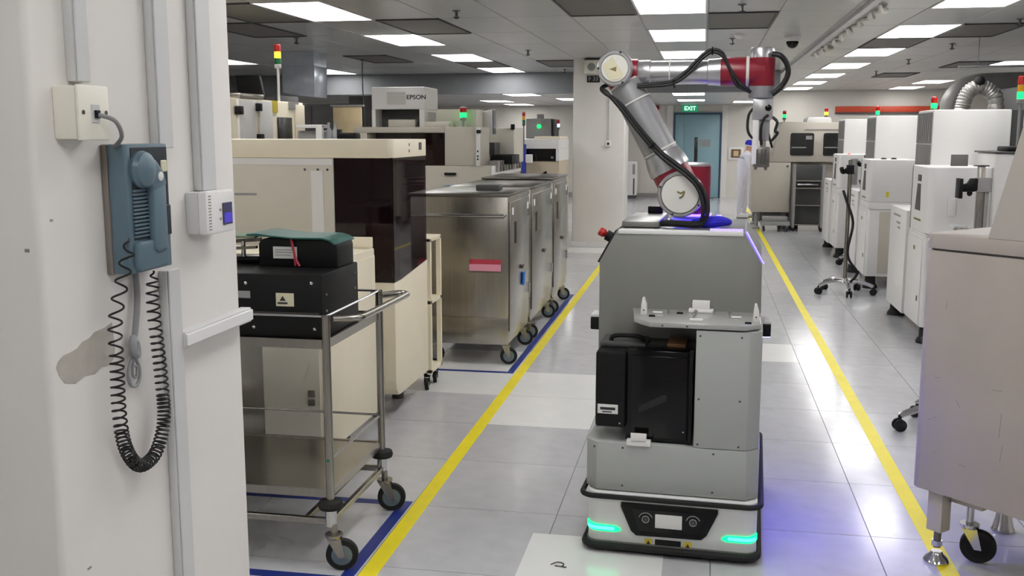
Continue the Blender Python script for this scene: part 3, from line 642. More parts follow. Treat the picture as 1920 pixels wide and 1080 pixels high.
# cover: two tinted panes at a right angle with a pillar behind the corner
MB().box(-1.968, X1 - 0.004, Y0, Y0 + 0.006, 0.795, 1.47).build('tinted_pane', 'tint', cm)
MB().prism([(Y0 + 0.006, 0.795), (Y0 + 0.12, 0.797), (Y1 - 0.01, 0.842), (Y1 - 0.01, 1.47), (Y0 + 0.006, 1.47)], 'x', X1 - 0.008, X1 - 0.002).build('tinted_pane', 'tint', cm)
MB().box(-1.70, -1.665, Y0 + 0.16, Y0 + 0.2, 0.80, 1.47).build('corner_pillar', 'machine_dark', cm)
MB().box(-1.95, -1.80, Y0 + 0.12, Y1 - 0.06, 0.80, 1.2, 0.01).build('inner_unit', 'black_plastic', cm)
MB().box(-1.968, -1.82, Y1 - 0.05, Y1 - 0.03, 0.82, 1.468).build('inner_backing', 'black_matte', cm)
MB().box(-1.972, -1.966, Y0 + 0.01, Y1 - 0.03, 0.82, 1.468).build('inner_lining', 'black_matte', cm)
MB().box(-1.82, X1 - 0.01, Y1 - 0.016, Y1 - 0.01, 0.845, 1.468).build('tinted_pane', 'tint', cm)
MB().prism(rrect(-3.15, X1, Y0 - 0.008, Y1, (0, 0.04, 0.01, 0), 5), 'z', 1.468, 1.567, 0.004).build('top_band', 'cream', cm)
MB().box(X1, X1 + 0.004, 5.76, 5.81, 1.505, 1.548, 0.001, 1).build('display_window', 'machine_dark', cm)
for z in (1.502, 1.538): MB().lathe([(0.010, 0), (0.008, 0.004)], (X1, 5.56, z), (1, 0, 0), 12).build('button', 'machine_grey', cm)
for x, y in ((-2.9, 5.4), (-1.8, 5.4), (-2.9, 5.8), (-1.8, 5.8)): MB().cyl((x, y, 0), (x, y, 0.17), 0.035, seg=14).build('foot', 'machine_dark', cm)
# open cream rack behind it
rk = thing('open_rack', 'narrow cream open rack on casters between tinted machine and stainless cabinet', 'rack', (-1.85, 6.15, 0))
for x in (-2.09, -1.655):
    for y in (6.02, 6.26): MB().box(x - 0.014, x + 0.014, y - 0.014, y + 0.014, 0.1, 0.955).build('post', 'cream', rk)
for z in (0.12, 0.56, 0.95): MB().box(-2.104, -1.641, 6.006, 6.274, z - 0.012, z + 0.012, 0.002, 1).build('shelf', 'cream', rk)
for x in (-2.07, -1.68):
    for y in (6.04, 6.24): caster(x, y, 0.038, 0.11, rk, R(-80), fork='rubber', w=0.022)

# ------------------------------------------------------------------ stainless cabinets
def steel_cabinet(y0, y1, zt, label, tagged):
    t = thing('stainless_cabinet', label, 'cabinet', (-1.6, (y0 + y1) / 2, 0), 0, 'stainless cabinets on casters')
    xl, xr = -1.92, -1.295
    MB().box(xl, xr, y0, y1, 0.155, zt - 0.02, 0.006).build('cabinet_body', 'steel', t)
    MB().box(xl - 0.012, xr + 0.012, y0 - 0.012, y1 + 0.012, zt - 0.02, zt, 0.004).build('cabinet_top', 'steel_dark', t)
    MB().box(xl, xr, y0 - 0.004, y0 + 0.01, 0.15, 0.34, 0.003).build('bottom_guard', 'steel', t)
    d = MB().box(xr, xr + 0.012, y0 + 0.03, y1 - 0.03, 0.24, zt - 0.06, 0.004).build('door', 'steel', t)
    MB().box(xr + 0.012, xr + 0.016, y0 + 0.18, y0 + 0.24, 0.84, 0.99, 0.002, 1).build('door_slot', 'black_matte', d)
    MB().box(xr + 0.012, xr + 0.03, (y0 + y1) / 2 + 0.02, (y0 + y1) / 2 + 0.10, 0.63, 0.66, 0.004).build('handle', 'steel_dark', d)
    for y in (y0 + 0.08, y1 - 0.12): MB().box(xr + 0.012, xr + 0.0135, y, y + 0.06, zt - 0.15, zt - 0.10).build('label_sticker', 'label_white', d)
    for z in (0.4, zt - 0.2): MB().cyl((xr + 0.012, y1 - 0.02, z), (xr + 0.012, y1 - 0.02, z + 0.08), 0.009, seg=10).build('hinge', 'chrome', d)
    hb = MB().tube([(xl + 0.02, y0, 1.05), (xl + 0.02, y0 - 0.045, 1.05), (xr - 0.02, y0 - 0.045, 1.05), (xr - 0.02, y0, 1.05)], 0.011, 10); hb.build('push_bar', 'chrome', t)
    if tagged:
        MB().box(-1.57, -1.34, y0 - 0.014, y0 - 0.002, 0.655, 0.665, 0.001, 1).build('card_pocket', 'steel_dark', t)
        MB().box(-1.565, -1.345, y0 - 0.012, y0 - 0.006, 0.665, 0.712).build('card', 'pink', t)
        MB().box(-1.565, -1.345, y0 - 0.004, y0 - 0.001, 0.712, 0.745).build('card_back', 'red_ribbon', t)
        MB().box(xr + 0.014, xr + 0.03, y0 + 0.46, y0 + 0.53, 0.50, 0.60, 0.012).build('blue_tag', 'blue_tag', t)
        MB().box(-1.62, -1.45, y0 + 0.45, y0 + 0.6, zt, zt + 0.035, 0.004).build('device_on_top', 'machine_dark', t)
    for x in (xl + 0.07, xr - 0.03):
        for y in (y0 + 0.07, y1 - 0.07): caster(x, y, 0.06, 0.158, t, R(12), w=0.026, trail=0.02)
    return t
steel_cabinet(6.75, 7.56, 1.195, 'nearest stainless cabinet with pink card and push bar', True)
steel_cabinet(7.66, 8.74, 1.195, 'middle stainless cabinet on casters in the row of three', False)
steel_cabinet(8.83, 9.73, 1.215, 'farthest stainless cabinet on casters in front of the blue pole', False)

# ------------------------------------------------------------------ stack lights (parts of their machines)
def stack_light(x, y, z0, zl, parent, lit='green', r=0.022, h=0.045, pole='steel', order=('green', 'amber', 'red'), lens3=True):
    p = MB().cyl((x, y, z0), (x, y, zl), r * 0.4, seg=10)
    p.lathe([(r * 0.9, 0), (r * 1.05, 0.01), (r * 1.05, 0.03), (r * 0.9, 0.034)], (x, y, zl - 0.034), (0, 0, 1), 14)
    po = p.build('stack_light', pole, parent)
    z = zl
    for cname in order:
        m = 'lens_' + cname + ('_on' if cname == lit else '')
        MB().lathe([(r, 0), (r, h * 0.94)], (x, y, z), (0, 0, 1), 16).build(cname + '_lens', m, po); z += h
    MB().lathe([(r, 0), (r * 0.9, 0.006), (r * 0.4, 0.009)], (x, y, z), (0, 0, 1), 14).build('lens_cap', 'label_white' if r > 0.03 else 'lens_red', po)
    return po

# ------------------------------------------------------------------ white machine top left with latches
wm = thing('latched_machine', 'white machine with black latches and stack light behind the cream machine', 'machine', (-3.9, 7.8, 0))
MB().box(-4.6, -3.42, 6.7, 8.42, 0.1, 1.86, 0.01).build('machine_body', 'cream', wm)
MB().box(-4.58, -3.44, 6.72, 8.40, 0, 0.1).build('plinth', 'machine_dark', wm)
for y0, y1 in ((7.13, 7.42), (7.50, 7.73)): 
    d = MB().box(-3.42, -3.40, y0, y1, 1.45, 1.85, 0.004).build('door', 'machine_white', wm)
for y, z in ((7.12, 1.77), (7.45, 1.80), (7.47, 1.565)): MB().box(-3.42, -3.375, y - 0.03, y + 0.04, z - 0.03, z + 0.03, 0.006).build('latch', 'black_plastic', wm)
MB().box(-3.42, -3.41, 7.76, 7.86, 1.765, 1.86).build('warning_sticker', 'sticker_yellow', wm)
MB().box(-3.42, -3.408, 7.86, 8.14, 1.45, 1.73, 0.003).build('window', 'window_dark', wm)
MB().box(-3.42, -3.41, 8.10, 8.30, 1.80, 1.862).build('vent_grille', 'machine_grey', wm)
MB().box(-3.42, -3.40, 8.22, 8.40, 1.45, 1.84, 0.003).build('door', 'cream', wm)
MB().box(-3.95, -3.42, 7.2, 7.62, 1.86, 1.90, 0.004).build('roof_rail', 'steel', wm)
stack_light(-3.45, 7.98, 1.86, 2.16, wm, lit='amber', r=0.026, h=0.05, pole='label_white')
mt = thing('dark_monitor', 'dark monitor screen facing away above the latched machine', 'monitor', (-4.15, 9.0, 1.9))
MB().prism([(-4.30, 2.13), (-4.06, 2.13), (-4.02, 1.93), (-4.27, 1.93)], 'y', 8.95, 9.0, 0.006).build('screen_housing', 'black_plastic', mt)
MB().cyl((-4.16, 8.98, 0.0), (-4.16, 8.98, 1.94), 0.02, seg=12).build('stand_pole', 'steel_dark', mt)
MB().box(-4.30, -4.02, 8.85, 9.11, 0, 0.03, 0.004).build('stand_base', 'machine_dark', mt)
hd = thing('exhaust_hood', 'shiny metal exhaust duct box hanging from the ceiling at far left', 'duct', (-5.1, 12.6, ZC))
MB().prism([(-5.33, 2.12), (-5.15, 2.08), (-4.90, 2.055), (-4.89, 2.45), (-5.33, 2.45)], 'y', 12.45, 12.9, 0.006).build('hood_box', 'galvanised', hd)
MB().box(-5.32, -4.90, 12.46, 12.89, 2.45, ZC - 0.001).build('riser', 'galvanised', hd)
pb = thing('tan_board', 'tan board standing on a grey bench far behind the cream machine', 'board', (-4.3, 12.0, 0))
MB().box(-4.49, -4.13, 12.0, 12.04, 1.52, 1.925, 0.004).build('board_face', 'wood_tan', pb)
MB().box(-4.52, -4.10, 11.99, 12.05, 1.925, 1.945).build('board_top', 'machine_grey', pb)
MB().box(-4.9, -3.7, 11.9, 12.6, 1.48, 1.52, 0.004).build('bench_top', 'steel_dark', pb)
for x in (-4.85, -3.75): 
    for y in (11.95, 12.55): MB().box(x - 0.02, x + 0.02, y - 0.02, y + 0.02, 0, 1.48).build('bench_leg', 'steel_dark', pb)
wb = thing('small_printer', 'small white desktop unit seen over the cream machine top', 'printer', (-3.05, 7.55, 0))
MB().box(-3.08, -2.88, 7.45, 7.8, 0.9, 1.62, 0.008).build('unit_body', 'machine_grey', wb)
MB().box(-3.06, -2.85, 7.38, 7.5, 1.64, 1.665, 0.004).build('unit_lid', 'machine_white', wb)
MB().box(-2.90, -2.85, 7.37, 7.41, 1.45, 1.665, 0.003).build('unit_frame', 'machine_white', wb)
MB().box(-3.10, -2.86, 7.42, 7.82, 0, 0.9, 0.005).build('unit_stand', 'machine_dark', wb)

ir = thing('instrument_rack', 'grey instrument rack top between cream machine and tan board', 'rack', (-2.72, 7.6, 0))
MB().box(-2.85, -2.58, 7.42, 7.8, 0.08, 1.545, 0.008).build('rack_body', 'machine_grey', ir)
MB().box(-2.83, -2.60, 7.44, 7.78, 0, 0.08).build('plinth', 'machine_dark', ir)
for q, x in enumerate((-2.835, -2.785)):
    t = thing('glass_bottle', 'clear %s bottle standing on the instrument rack' % ('left', 'right')[q], 'bottle', (x, 7.48, 1.545), 0, 'clear bottles on the instrument rack')
    MB().lathe([(0.018, 0), (0.020, 0.004), (0.020, 0.08), (0.010, 0.10), (0.010, 0.12)], (x, 7.48, 1.545), (0, 0, 1), 16).build('bottle_body', 'acrylic', t)
    MB().lathe([(0.012, 0), (0.012, 0.018)], (x, 7.48, 1.665), (0, 0, 1), 14).build('bottle_cap', 'label_grey', t)
t = thing('black_adapter', 'small black device with rounded top on the instrument rack', 'device', (-2.68, 7.5, 1.545))
MB().prism(rrect(-2.75, -2.61, 1.545, 1.605, (0, 0, 0.02, 0.02), 4), 'y', 7.44, 7.56, 0.003).build('device_body', 'black_plastic', t)
MB().box(-2.76, -2.735, 7.45, 7.5, 1.545, 1.63, 0.004).build('device_post', 'black_plastic', t)
t = thing('hanging_cable', 'thin dark cable hanging from the ceiling at far left', 'cable', (-4.75, 13.9, ZC))
MB().tube([(-4.75, 13.9, ZC), (-4.75, 13.9, 2.2), (-4.73, 13.9, 1.7), (-4.75, 13.9, 1.2)], 0.008, 8, 5).build('cable_length', 'machine_dark', t)
MB().lathe([(0.03, 0), (0.03, 0.02)], (-4.75, 13.9, ZC), (0, 0, -1), 12).build('ceiling_rose', 'machine_dark', t)

# ------------------------------------------------------------------ pick and place handler with EPSON box
ep = thing('handler_machine', 'beige handler machine carrying a white boxed unit marked EPSON', 'machine', (-2.9, 11.0, 0))
MB().box(-3.6, -2.14, 10.2, 11.9, 0.12, 1.27, 0.01).build('lower_body', 'beige', ep)
MB().box(-3.55, -2.2, 10.25, 11.85, 0, 0.12).build('plinth', 'machine_dark', ep)
up = MB(); up.box(-2.62, -2.265, 10.2, 10.75, 1.27, 1.665, 0.008); up.box(-3.6, -2.62, 10.2, 10.75, 1.605, 1.665, 0.006); up.box(-3.6, -3.45, 10.2, 10.75, 1.27, 1.605, 0.006); up.build('upper_frame', 'beige', ep)
MB().box(-3.45, -2.62, 10.5, 10.52, 1.27, 1.605).build('chamber_back', 'machine_dark', ep)
MB().prism(rrect(-2.98, -2.62, 1.27, 1.602, 0.03, 4), 'y', 10.24, 10.246).build('chamber_window', 'tint', ep)
MB().box(-2.95, -2.8, 10.3, 10.45, 1.27, 1.42, 0.02).build('chamber_part', 'machine_grey', ep)
MB().box(-2.285, -2.245, 10.17, 10.2, 1.27, 1.66, 0.006).build('edge_post', 'machine_white', ep)
for z in (1.33, 1.36, 1.41): MB().box(-2.272, -2.258, 10.163, 10.17, z, z + 0.018).build('button', 'black_plastic', ep)
MB().box(-2.275, -2.235, 10.15, 10.2, 1.60, 1.635, 0.004).build('latch', 'black_plastic', ep)
MB().box(-2.62, -2.50, 10.17, 10.2, 1.175, 1.2, 0.004).build('drawer_pull', 'black_plastic', ep)
for q in range(3): MB().box(-2.60, -2.44, 10.05 - q * 0.004, 10.2, 1.04 + q * 0.018, 1.045 + q * 0.018).build('paper_sheet', 'paper', ep)
MB().box(-2.64, -2.42, 10.02, 10.2, 1.025, 1.035).build('paper_tray', 'steel', ep)
MB().box(-2.14, -2.128, 10.22, 11.9, 1.16, 1.27, 0.004).build('feeder_bank', 'machine_white', ep)
for q in range(9):
    y = 10.4 + q * 0.16
    MB().box(-2.20, -2.10, y, y + 0.1, 1.2, 1.315 + 0.004 * (q % 2), 0.004).build('feeder', 'steel_dark' if q % 3 else 'machine_grey', ep)
MB().box(-2.26, -2.02, 10.76, 11.2, 1.27, 1.37, 0.006).build('dark_module', 'black_plastic', ep)
MB().box(-2.42, -2.08, 11.2, 11.8, 1.27, 1.66, 0.01).build('rear_housing', 'cream_grey', ep)
MB().box(-2.38, -2.24, 10.9, 11.2, 1.37, 1.5, 0.005).build('rear_module', 'machine_dark', ep)
MB().box(-2.11, -2.07, 11.15, 11.2, 1.64, 1.70, 0.004).build('latch', 'black_plastic', ep)
hx = MB().box(-3.46, -2.885, 10.4, 10.95, 1.85, 2.08, 0.008).build('boxed_unit', 'machine_white', ep)
MB().box(-3.46, -3.42, 10.4, 10.95, 1.665, 1.85).build('unit_leg', 'machine_white', ep); MB().box(-2.94, -2.885, 10.4, 10.95, 1.665, 1.85).build('unit_leg', 'machine_white', ep)
MB().box(-3.42, -2.94, 10.62, 10.64, 1.665, 1.85).build('unit_backing', 'machine_dark', ep)
MB().box(-3.30, -3.0, 10.45, 10.6, 1.665, 1.745, 0.01).build('inner_part', 'cream_grey', ep)
for q in range(10): MB().box(-3.29, -3.085, 10.395, 10.402, 1.90 + q * 0.013, 1.908 + q * 0.013).build('vent_slat', 'louvre_pale', hx)
text('unit_text', 'EPSON', 'ink', hx, (-2.972, 10.3985, 1.972), (R(90), 0, 0), 0.062, 0.001, 1.12)
MB().box(-2.80, -2.36, 10.55, 10.95, 1.665, 1.85, 0.006).build('rear_box', 'cream_grey', ep)
MB().box(-2.86, -2.6, 10.3, 10.5, 1.665, 1.72, 0.01).build('cover_plate', 'cream_grey', ep)
stack_light(-2.48, 10.45, 1.665, 1.765, ep, lit='green', r=0.034, h=0.05, pole='label_grey', order=('green', 'red'))
mn = MB().prism([(-2.36, 1.83), (-2.26, 1.86), (-2.26, 1.58), (-2.36, 1.60)], 'y', 10.86, 11.06, 0.008).build('monitor_side', 'label_white', ep)
MB().prism([(-2.258, 1.85), (-2.252, 1.85), (-2.252, 1.59), (-2.258, 1.59)], 'y', 10.88, 11.04).build('monitor_screen', 'lcd_dark', mn)
MB().cyl((-2.33, 10.96, 1.3), (-2.33, 10.96, 1.64), 0.02, seg=12).build('monitor_arm', 'black_plastic', ep)

# blue pole with stack light
bp_ = thing('blue_pole', 'slim blue pole with a small stack light behind the stainless cabinets', 'pole', (-2.31, 13.1, 0))
MB().box(-2.335, -2.275, 13.07, 13.13, 0.02, 1.46, 0.004).build('pole_post', 'blue_pole', bp_)
MB().box(-2.42, -2.2, 13.0, 13.2, 0, 0.02).build('base_plate', 'machine_dark', bp_)
MB().box(-2.275, -2.19, 13.06, 13.14, 1.22, 1.33, 0.006).build('pole_box', 'machine_white', bp_)
stack_light(-2.305, 13.1, 1.46, 1.73, bp_, lit='', r=0.02, h=0.045, pole='steel_dark')
# far white machine with black window
fm = thing('window_machine', 'white machine with a wide black window left of the white column', 'machine', (-2.1, 13.6, 0))
MB().box(-2.62, -1.86, 13.25, 14.2, 0.08, 1.24, 0.008).build('lower_body', 'tan_beige', fm)
MB().box(-2.6, -1.88, 13.3, 14.15, 0, 0.08).build('plinth', 'machine_dark', fm)
hb = MB(); hb.box(-2.62, -1.86, 13.22, 14.2, 1.40, 1.525, 0.01); hb.box(-2.62, -2.5, 13.22, 14.2, 1.24, 1.40); hb.box(-1.90, -1.86, 13.22, 14.2, 1.24, 1.40); hb.build('hood', 'machine_white', fm)
MB().box(-2.5, -1.90, 13.24, 13.25, 1.24, 1.40).build('black_window', 'black_gloss', fm)
MB().box(-2.2, -1.86, 13.3, 14.1, 1.525, 1.56, 0.006).build('roof_cover', 'cream', fm)
MB().box(-1.97, -1.93, 13.22, 13.25, 1.27, 1.30, 0.004).build('knob', 'steel', fm)
MB().tube([(-2.12, 13.25, 1.02), (-2.1, 13.2, 1.04), (-2.05, 13.19, 1.08), (-2.02, 13.2, 1.1)], 0.016, 8, 4).build('handle', 'black_plastic', fm)
stack_light(-1.82 - 0.06, 13.3, 1.56, 1.68, fm, lit='blue', r=0.016, h=0.045, pole='steel_dark', order=('blue', 'red'))
gb = thing('grey_control_box', 'grey control cabinet with a green lamp left of the white column', 'cabinet', (-2.6, 16.2, 0))
MB().box(-2.78, -2.38, 16.0, 16.5, 0.0, 1.83, 0.008).build('cabinet_body', 'machine_grey', gb)
MB().box(-2.36, -2.33, 16.05, 16.45, 1.4, 1.82).build('cable_duct', 'machine_dark', gb)
MB().lathe([(0.03, 0), (0.03, 0.02), (0.015, 0.028)], (-2.57, 16.0, 1.71), (0, -1, 0), 14).build('green_lamp', 'lens_green_on', gb)
MB().box(-2.62, -2.54, 16.1, 16.3, 1.83, 1.9).build('top_connector', 'machine_grey', gb)

# ------------------------------------------------------------------ mobile robot base
AG_O, AG_A = (-0.085, 3.72, 0.0), R(-2.8)
AM = Matrix.Translation(AG_O) @ Matrix.Rotation(AG_A, 4, 'Z')
ag = thing('mobile_robot', 'grey mobile robot base with green front lights and sloped housing', 'robot', AG_O, AG_A)
def A(mb, name, m, parent=None): return mb.build(name, m, parent or ag, local=True)
def ring_pts(x0, x1, y0, y1, r, z, n=6):
    p = [(a, b, z) for a, b in rrect(x0, x1, y0, y1, r, n)]; return p + [p[0]]
A(MB().prism(rrect(-0.322, 0.318, 0.0, 0.96, 0.045, 6), 'z', 0.035, 0.236, 0.004), 'base_shell', 'agv_white')
A(MB().prism(rrect(-0.30, 0.30, 0.03, 0.93, 0.05, 4), 'z', 0.012, 0.035), 'under_tray', 'black_matte')
for x in (-0.2, 0.2):
    for y in (0.2, 0.78): A(MB().lathe([(0.045, -0.02), (0.05, -0.015), (0.05, 0.015), (0.045, 0.02)], (x, y, 0.05), (1, 0, 0), 18), 'drive_wheel', 'rubber')
A(MB().tube(ring_pts(-0.332, 0.324, -0.014, 0.97, 0.05, 0.028), 0.014, 10), 'lower_bumper', 'rubber')
A(MB().prism(rrect(-0.327, 0.320, -0.006, 0.965, 0.05, 6), 'z', 0.038, 0.045), 'bumper_lip', 'agv_plate')
A(MB().tube(ring_pts(-0.343, 0.330, -0.02, 0.98, 0.05, 0.228), 0.0105, 10), 'upper_bumper', 'rubber')
# front corner lamps, wrapped round the shell corners
def interp(x, tab):
    for (x0, z0), (x1, z1) in zip(tab, tab[1:]):
        if x0 <= x <= x1: return z0 + (z1 - z0) * (x - x0) / (x1 - x0)
    return tab[-1][1]
for sx, xe in ((-1, 0.322), (1, 0.318)):
    lo_t = [(0.190, 0.090), (0.205, 0.082), (0.30, 0.082), (0.33, 0.090)]; hi_t = [(0.190, 0.094), (0.208, 0.106), (0.29, 0.108), (0.33, 0.116)]
    def lamp(x0, x1, lo, hi, d):
        m = MB(); r = 0.045; cols = []
        for i in range(17):
            q = x0 + (x1 - x0) * i / 16
            y = 0.0 if q < xe - r else r - math.sqrt(max(0.0, r * r - (q - (xe - r)) ** 2))
            nx, ny = (0, -1) if q < xe - r else ((q - (xe - r)) / r, -math.sqrt(max(0.0, 1 - ((q - (xe - r)) / r) ** 2)))
            col = []
            for o_ in (d, -0.006):
                for z in (lo(q), hi(q)): col.append(m.bm.verts.new((sx * (q + nx * o_), y + ny * o_, z)))
            cols.append(col)
        for c0, c1 in zip(cols, cols[1:]):
            for a_, b_ in ((0, 1), (1, 3), (3, 2), (2, 0)): m.bm.faces.new((c0[a_], c0[b_], c1[b_], c1[a_]))
        m.bm.faces.new([cols[0][i] for i in (0, 1, 3, 2)]); m.bm.faces.new([cols[-1][i] for i in (2, 3, 1, 0)])
        return m
    lo = A(lamp(0.190, xe - 0.001, lambda q: interp(q, lo_t), lambda q: interp(q, hi_t), 0.004), 'front_lamp', 'agv_led')
    A(lamp(0.215, xe - 0.008, lambda q: 0.089, lambda q: 0.101, 0.0055), 'lamp_core', 'led_core', lo)
ip = A(MB().prism([(-0.19, 0.205), (-0.19, 0.188), (-0.15, 0.095), (-0.13, 0.078), (0.115, 0.082), (0.135, 0.10), (0.175, 0.19), (0.175, 0.205)], 'y', -0.012, 0.01, 0.003), 'instrument_panel', 'black_plastic')
A(MB().prism([(-0.145, 0.185), (-0.12, 0.10), (0.105, 0.102), (0.132, 0.188)], 'y', -0.0145, -0.011), 'panel_inset', 'black_gloss', ip)
A(MB().box(-0.058, 0.043, -0.0175, -0.0135, 0.118, 0.172, 0.001), 'display', 'label_white', ip)
for x, z in ((-0.094, 0.148), (0.084, 0.150)):
    A(MB().lathe([(0.011, 0), (0.0145, 0), (0.0145, 0.004), (0.011, 0.004), (0.011, 0)], (x, -0.014, z), (0, -1, 0), 24, False), 'knob_ring', 'label_grey', ip)
    A(MB().lathe([(0.008, 0), (0.007, 0.006)], (x, -0.014, z), (0, -1, 0), 18), 'knob', 'machine_dark', ip)
    A(MB().tube([(x + 0.026 * math.cos(a), -0.0155, z + 0.026 * math.sin(a)) for a in [R(q) for q in range(20, 165, 12)]], 0.0018, 6), 'dial_scale', 'label_grey', ip)
A(MB().box(-0.058, 0.040, -0.004, 0.004, 0.032, 0.066, 0.001), 'sensor_slot', 'black_gloss')
for x in (-0.083, 0.066):
    s_ = A(MB().box(x - 0.014, x + 0.014, -0.003, 0.002, 0.038, 0.066), 'warning_sticker', 'sticker_yellow')
    A(MB().prism([(x - 0.008, 0.045), (x + 0.008, 0.045), (x, 0.060)], 'y', -0.0036, -0.003), 'print_mark', 'ink', s_)
# body
def cham(x0, x1, y0, y1, c): return [(x0 + c, y0), (x1 - c, y0), (x1, y0 + c), (x1, y1 - c), (x1 - c, y1), (x0 + c, y1), (x0, y1 - c), (x0, y0 + c)]
A(MB().prism(cham(-0.335, 0.318, 0.02, 0.96, 0.045), 'z', 0.241, 0.43, 0.003), 'lower_body', 'agv_grey')
A(MB().prism([(0.075, 0.022), (0.270, 0.022), (0.314, 0.066), (0.314, 0.33), (0.075, 0.33)], 'z', 0.432, 0.88, 0.003), 'front_panel', 'agv_grey')
A(MB().prism([(-0.332, 0.43), (0.312, 0.43), (0.304, 1.10), (0.236, 1.219), (-0.264, 1.215), (-0.332, 1.09)], 'y', 0.31, 0.95, 0.004), 'tall_housing', 'agv_plate')
A(MB().box(-0.258, 0.230, 0.306, 0.34, 1.204, 1.222, 0.003), 'top_edge_trim', 'agv_white')
A(MB().prism([(-0.334, 1.085), (-0.266, 1.212), (-0.272, 1.216), (-0.342, 1.088)], 'y', 0.32, 0.8), 'edge_trim', 'black_matte')
A(MB().prism([(0.308, 1.098), (0.240, 1.219), (0.244, 1.221), (0.312, 1.100)], 'y', 0.312, 0.335), 'light_strip', 'led_blue')
A(MB().box(0.10, 0.228, 0.36, 0.38, 1.219, 1.226), 'light_strip', 'led_blue')
A(MB().box(0.105, 0.125, 0.60, 0.90, 1.219, 1.24), 'light_strip', 'added_blue_glow')  # extra glowing strip, added to throw blue light on the arm base column
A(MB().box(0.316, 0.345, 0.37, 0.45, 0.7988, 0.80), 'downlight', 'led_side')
for x, z in ((0.09, 0.445), (0.24, 0.445), (0.09, 0.62), (0.24, 0.62), (0.09, 0.86), (0.24, 0.86), (-0.19, 0.412), (0.15, 0.412), (-0.19, 0.262), (0.15, 0.262), (-0.30, 0.41)):
    A(MB().lathe([(0.0045, 0), (0.0035, 0.0015)], (x, 0.0205 if z < 0.43 and x > -0.28 else 0.0225, z), (0, -1, 0), 10), 'screw', 'machine_dark')
for z in (0.34, 0.40): A(MB().lathe([(0.004, 0), (0.003, 0.002)], (0.3185, 0.12, z), (1, 0, 0), 10), 'screw', 'machine_dark')
# tray table
tb = A(MB().prism([(-0.165, 0.10), (-0.10, 0.018), (0.255, 0.018), (0.307, 0.07), (0.307, 0.31), (-0.195, 0.31)], 'z', 0.886, 0.906, 0.004), 'tray_table', 'agv_tray')
for x, y in ((-0.135, 0.16), (0.288, 0.10)):
    A(MB().prism([(x - 0.012, 0.906), (x + 0.012, 0.906), (x + 0.010, 0.945), (x + 0.001, 0.972), (x - 0.006, 0.972), (x - 0.010, 0.945)], 'y', y, y + 0.035, 0.002), 'guide_fin', 'machine_white', tb)
    A(MB().lathe([(0.003, 0), (0.003, 0.002)], (x, y, 0.925), (0, -1, 0), 8), 'fin_bolt', 'ink', tb)
A(MB().box(0.03, 0.125, 0.255, 0.30, 0.906, 0.918, 0.002), 'centre_block', 'machine_white', tb)
A(MB().box(0.044, 0.111, 0.262, 0.30, 0.918, 0.95, 0.002), 'centre_block_step', 'machine_white', tb)
A(MB().box(0.045, 0.095, 0.06, 0.085, 0.906, 0.915, 0.002), 'front_stop', 'machine_white', tb)
for x, y in ((0.062, 0.19), (0.058, 0.13), (0.19, 0.17), (-0.045, 0.20)):
    A(MB().lathe([(0.004, 0), (0.004, 0.012), (0.007, 0.014), (0.007, 0.02), (0.003, 0.023)], (x, y, 0.906), (0, 0, 1), 12), 'locating_pin', 'chrome', tb)
for x, y in ((0.215, 0.165), (-0.085, 0.205)): A(MB().box(x - 0.02, x + 0.02, y - 0.008, y + 0.008, 0.906, 0.914, 0.004), 'slide_pad', 'machine_white', tb)
for x, y in ((-0.10, 0.13), (0.0, 0.215), (0.26, 0.06)): A(MB().box(x - 0.012, x + 0.012, y - 0.004, y + 0.004, 0.906, 0.913, 0.001), 'sensor', 'black_plastic', tb)
for x in (-0.05, 0.04): A(MB().lathe([(0.004, 0), (0.003, 0.0015)], (x, 0.018, 0.894), (0, -1, 0), 8), 'edge_bolt', 'machine_dark', tb)
A(MB().box(-0.175, -0.085, 0.012, 0.04, 0.425, 0.447, 0.001), 'ledge_clip', 'machine_white')
A(MB().box(-0.160, -0.10, 0.012, 0.018, 0.44, 0.475, 0.001), 'ledge_clip_tab', 'machine_white')
# side scanners, stop button and deck fittings
for sx in (-1, 1):
    x = -0.332 if sx < 0 else 0.306
    sc_ = A(MB().box(min(x, x + sx * 0.042), max(x, x + sx * 0.042), 0.36, 0.46, 0.80, 0.852, 0.006), 'side_scanner', 'black_plastic')
    A(MB().box(min(x, x + sx * 0.040), max(x, x + sx * 0.040), 0.362, 0.458, 0.852, 0.866, 0.003), 'scanner_cap', 'machine_white', sc_)
eb = A(MB().cyl((-0.292, 0.40, 1.176), (-0.318, 0.40, 1.19), 0.022, seg=18), 'stop_button_base', 'black_plastic')
A(MB().lathe([(0.010, 0), (0.018, 0.012), (0.018, 0.03), (0.012, 0.034)], (-0.318, 0.40, 1.19), (-0.87, 0, 0.48), 18), 'stop_button', 'red_plastic', eb)
A(MB().box(-0.262, -0.11, 0.45, 0.93, 1.219, 1.243, 0.004), 'deck_cover', 'agv_plate')
A(MB().box(-0.20, -0.135, 0.88, 0.92, 1.243, 1.275, 0.004), 'deck_connector', 'black_plastic')
A(MB().tube([(-0.10, 0.50, 1.232), (-0.05, 0.46, 1.236), (0.03, 0.45, 1.234), (0.06, 0.48, 1.236), (0.07, 0.55, 1.234)], 0.014, 10, 6), 'deck_cable', 'rubber')
A(MB().tube([(0.02, 0.52, 1.236), (0.08, 0.50, 1.24), (0.13, 0.53, 1.243), (0.17, 0.58, 1.235)], lambda q: 0.012 + 0.012 * math.sin(math.pi * q), 10, 6), 'blue_sleeve', 'blue_cloth')

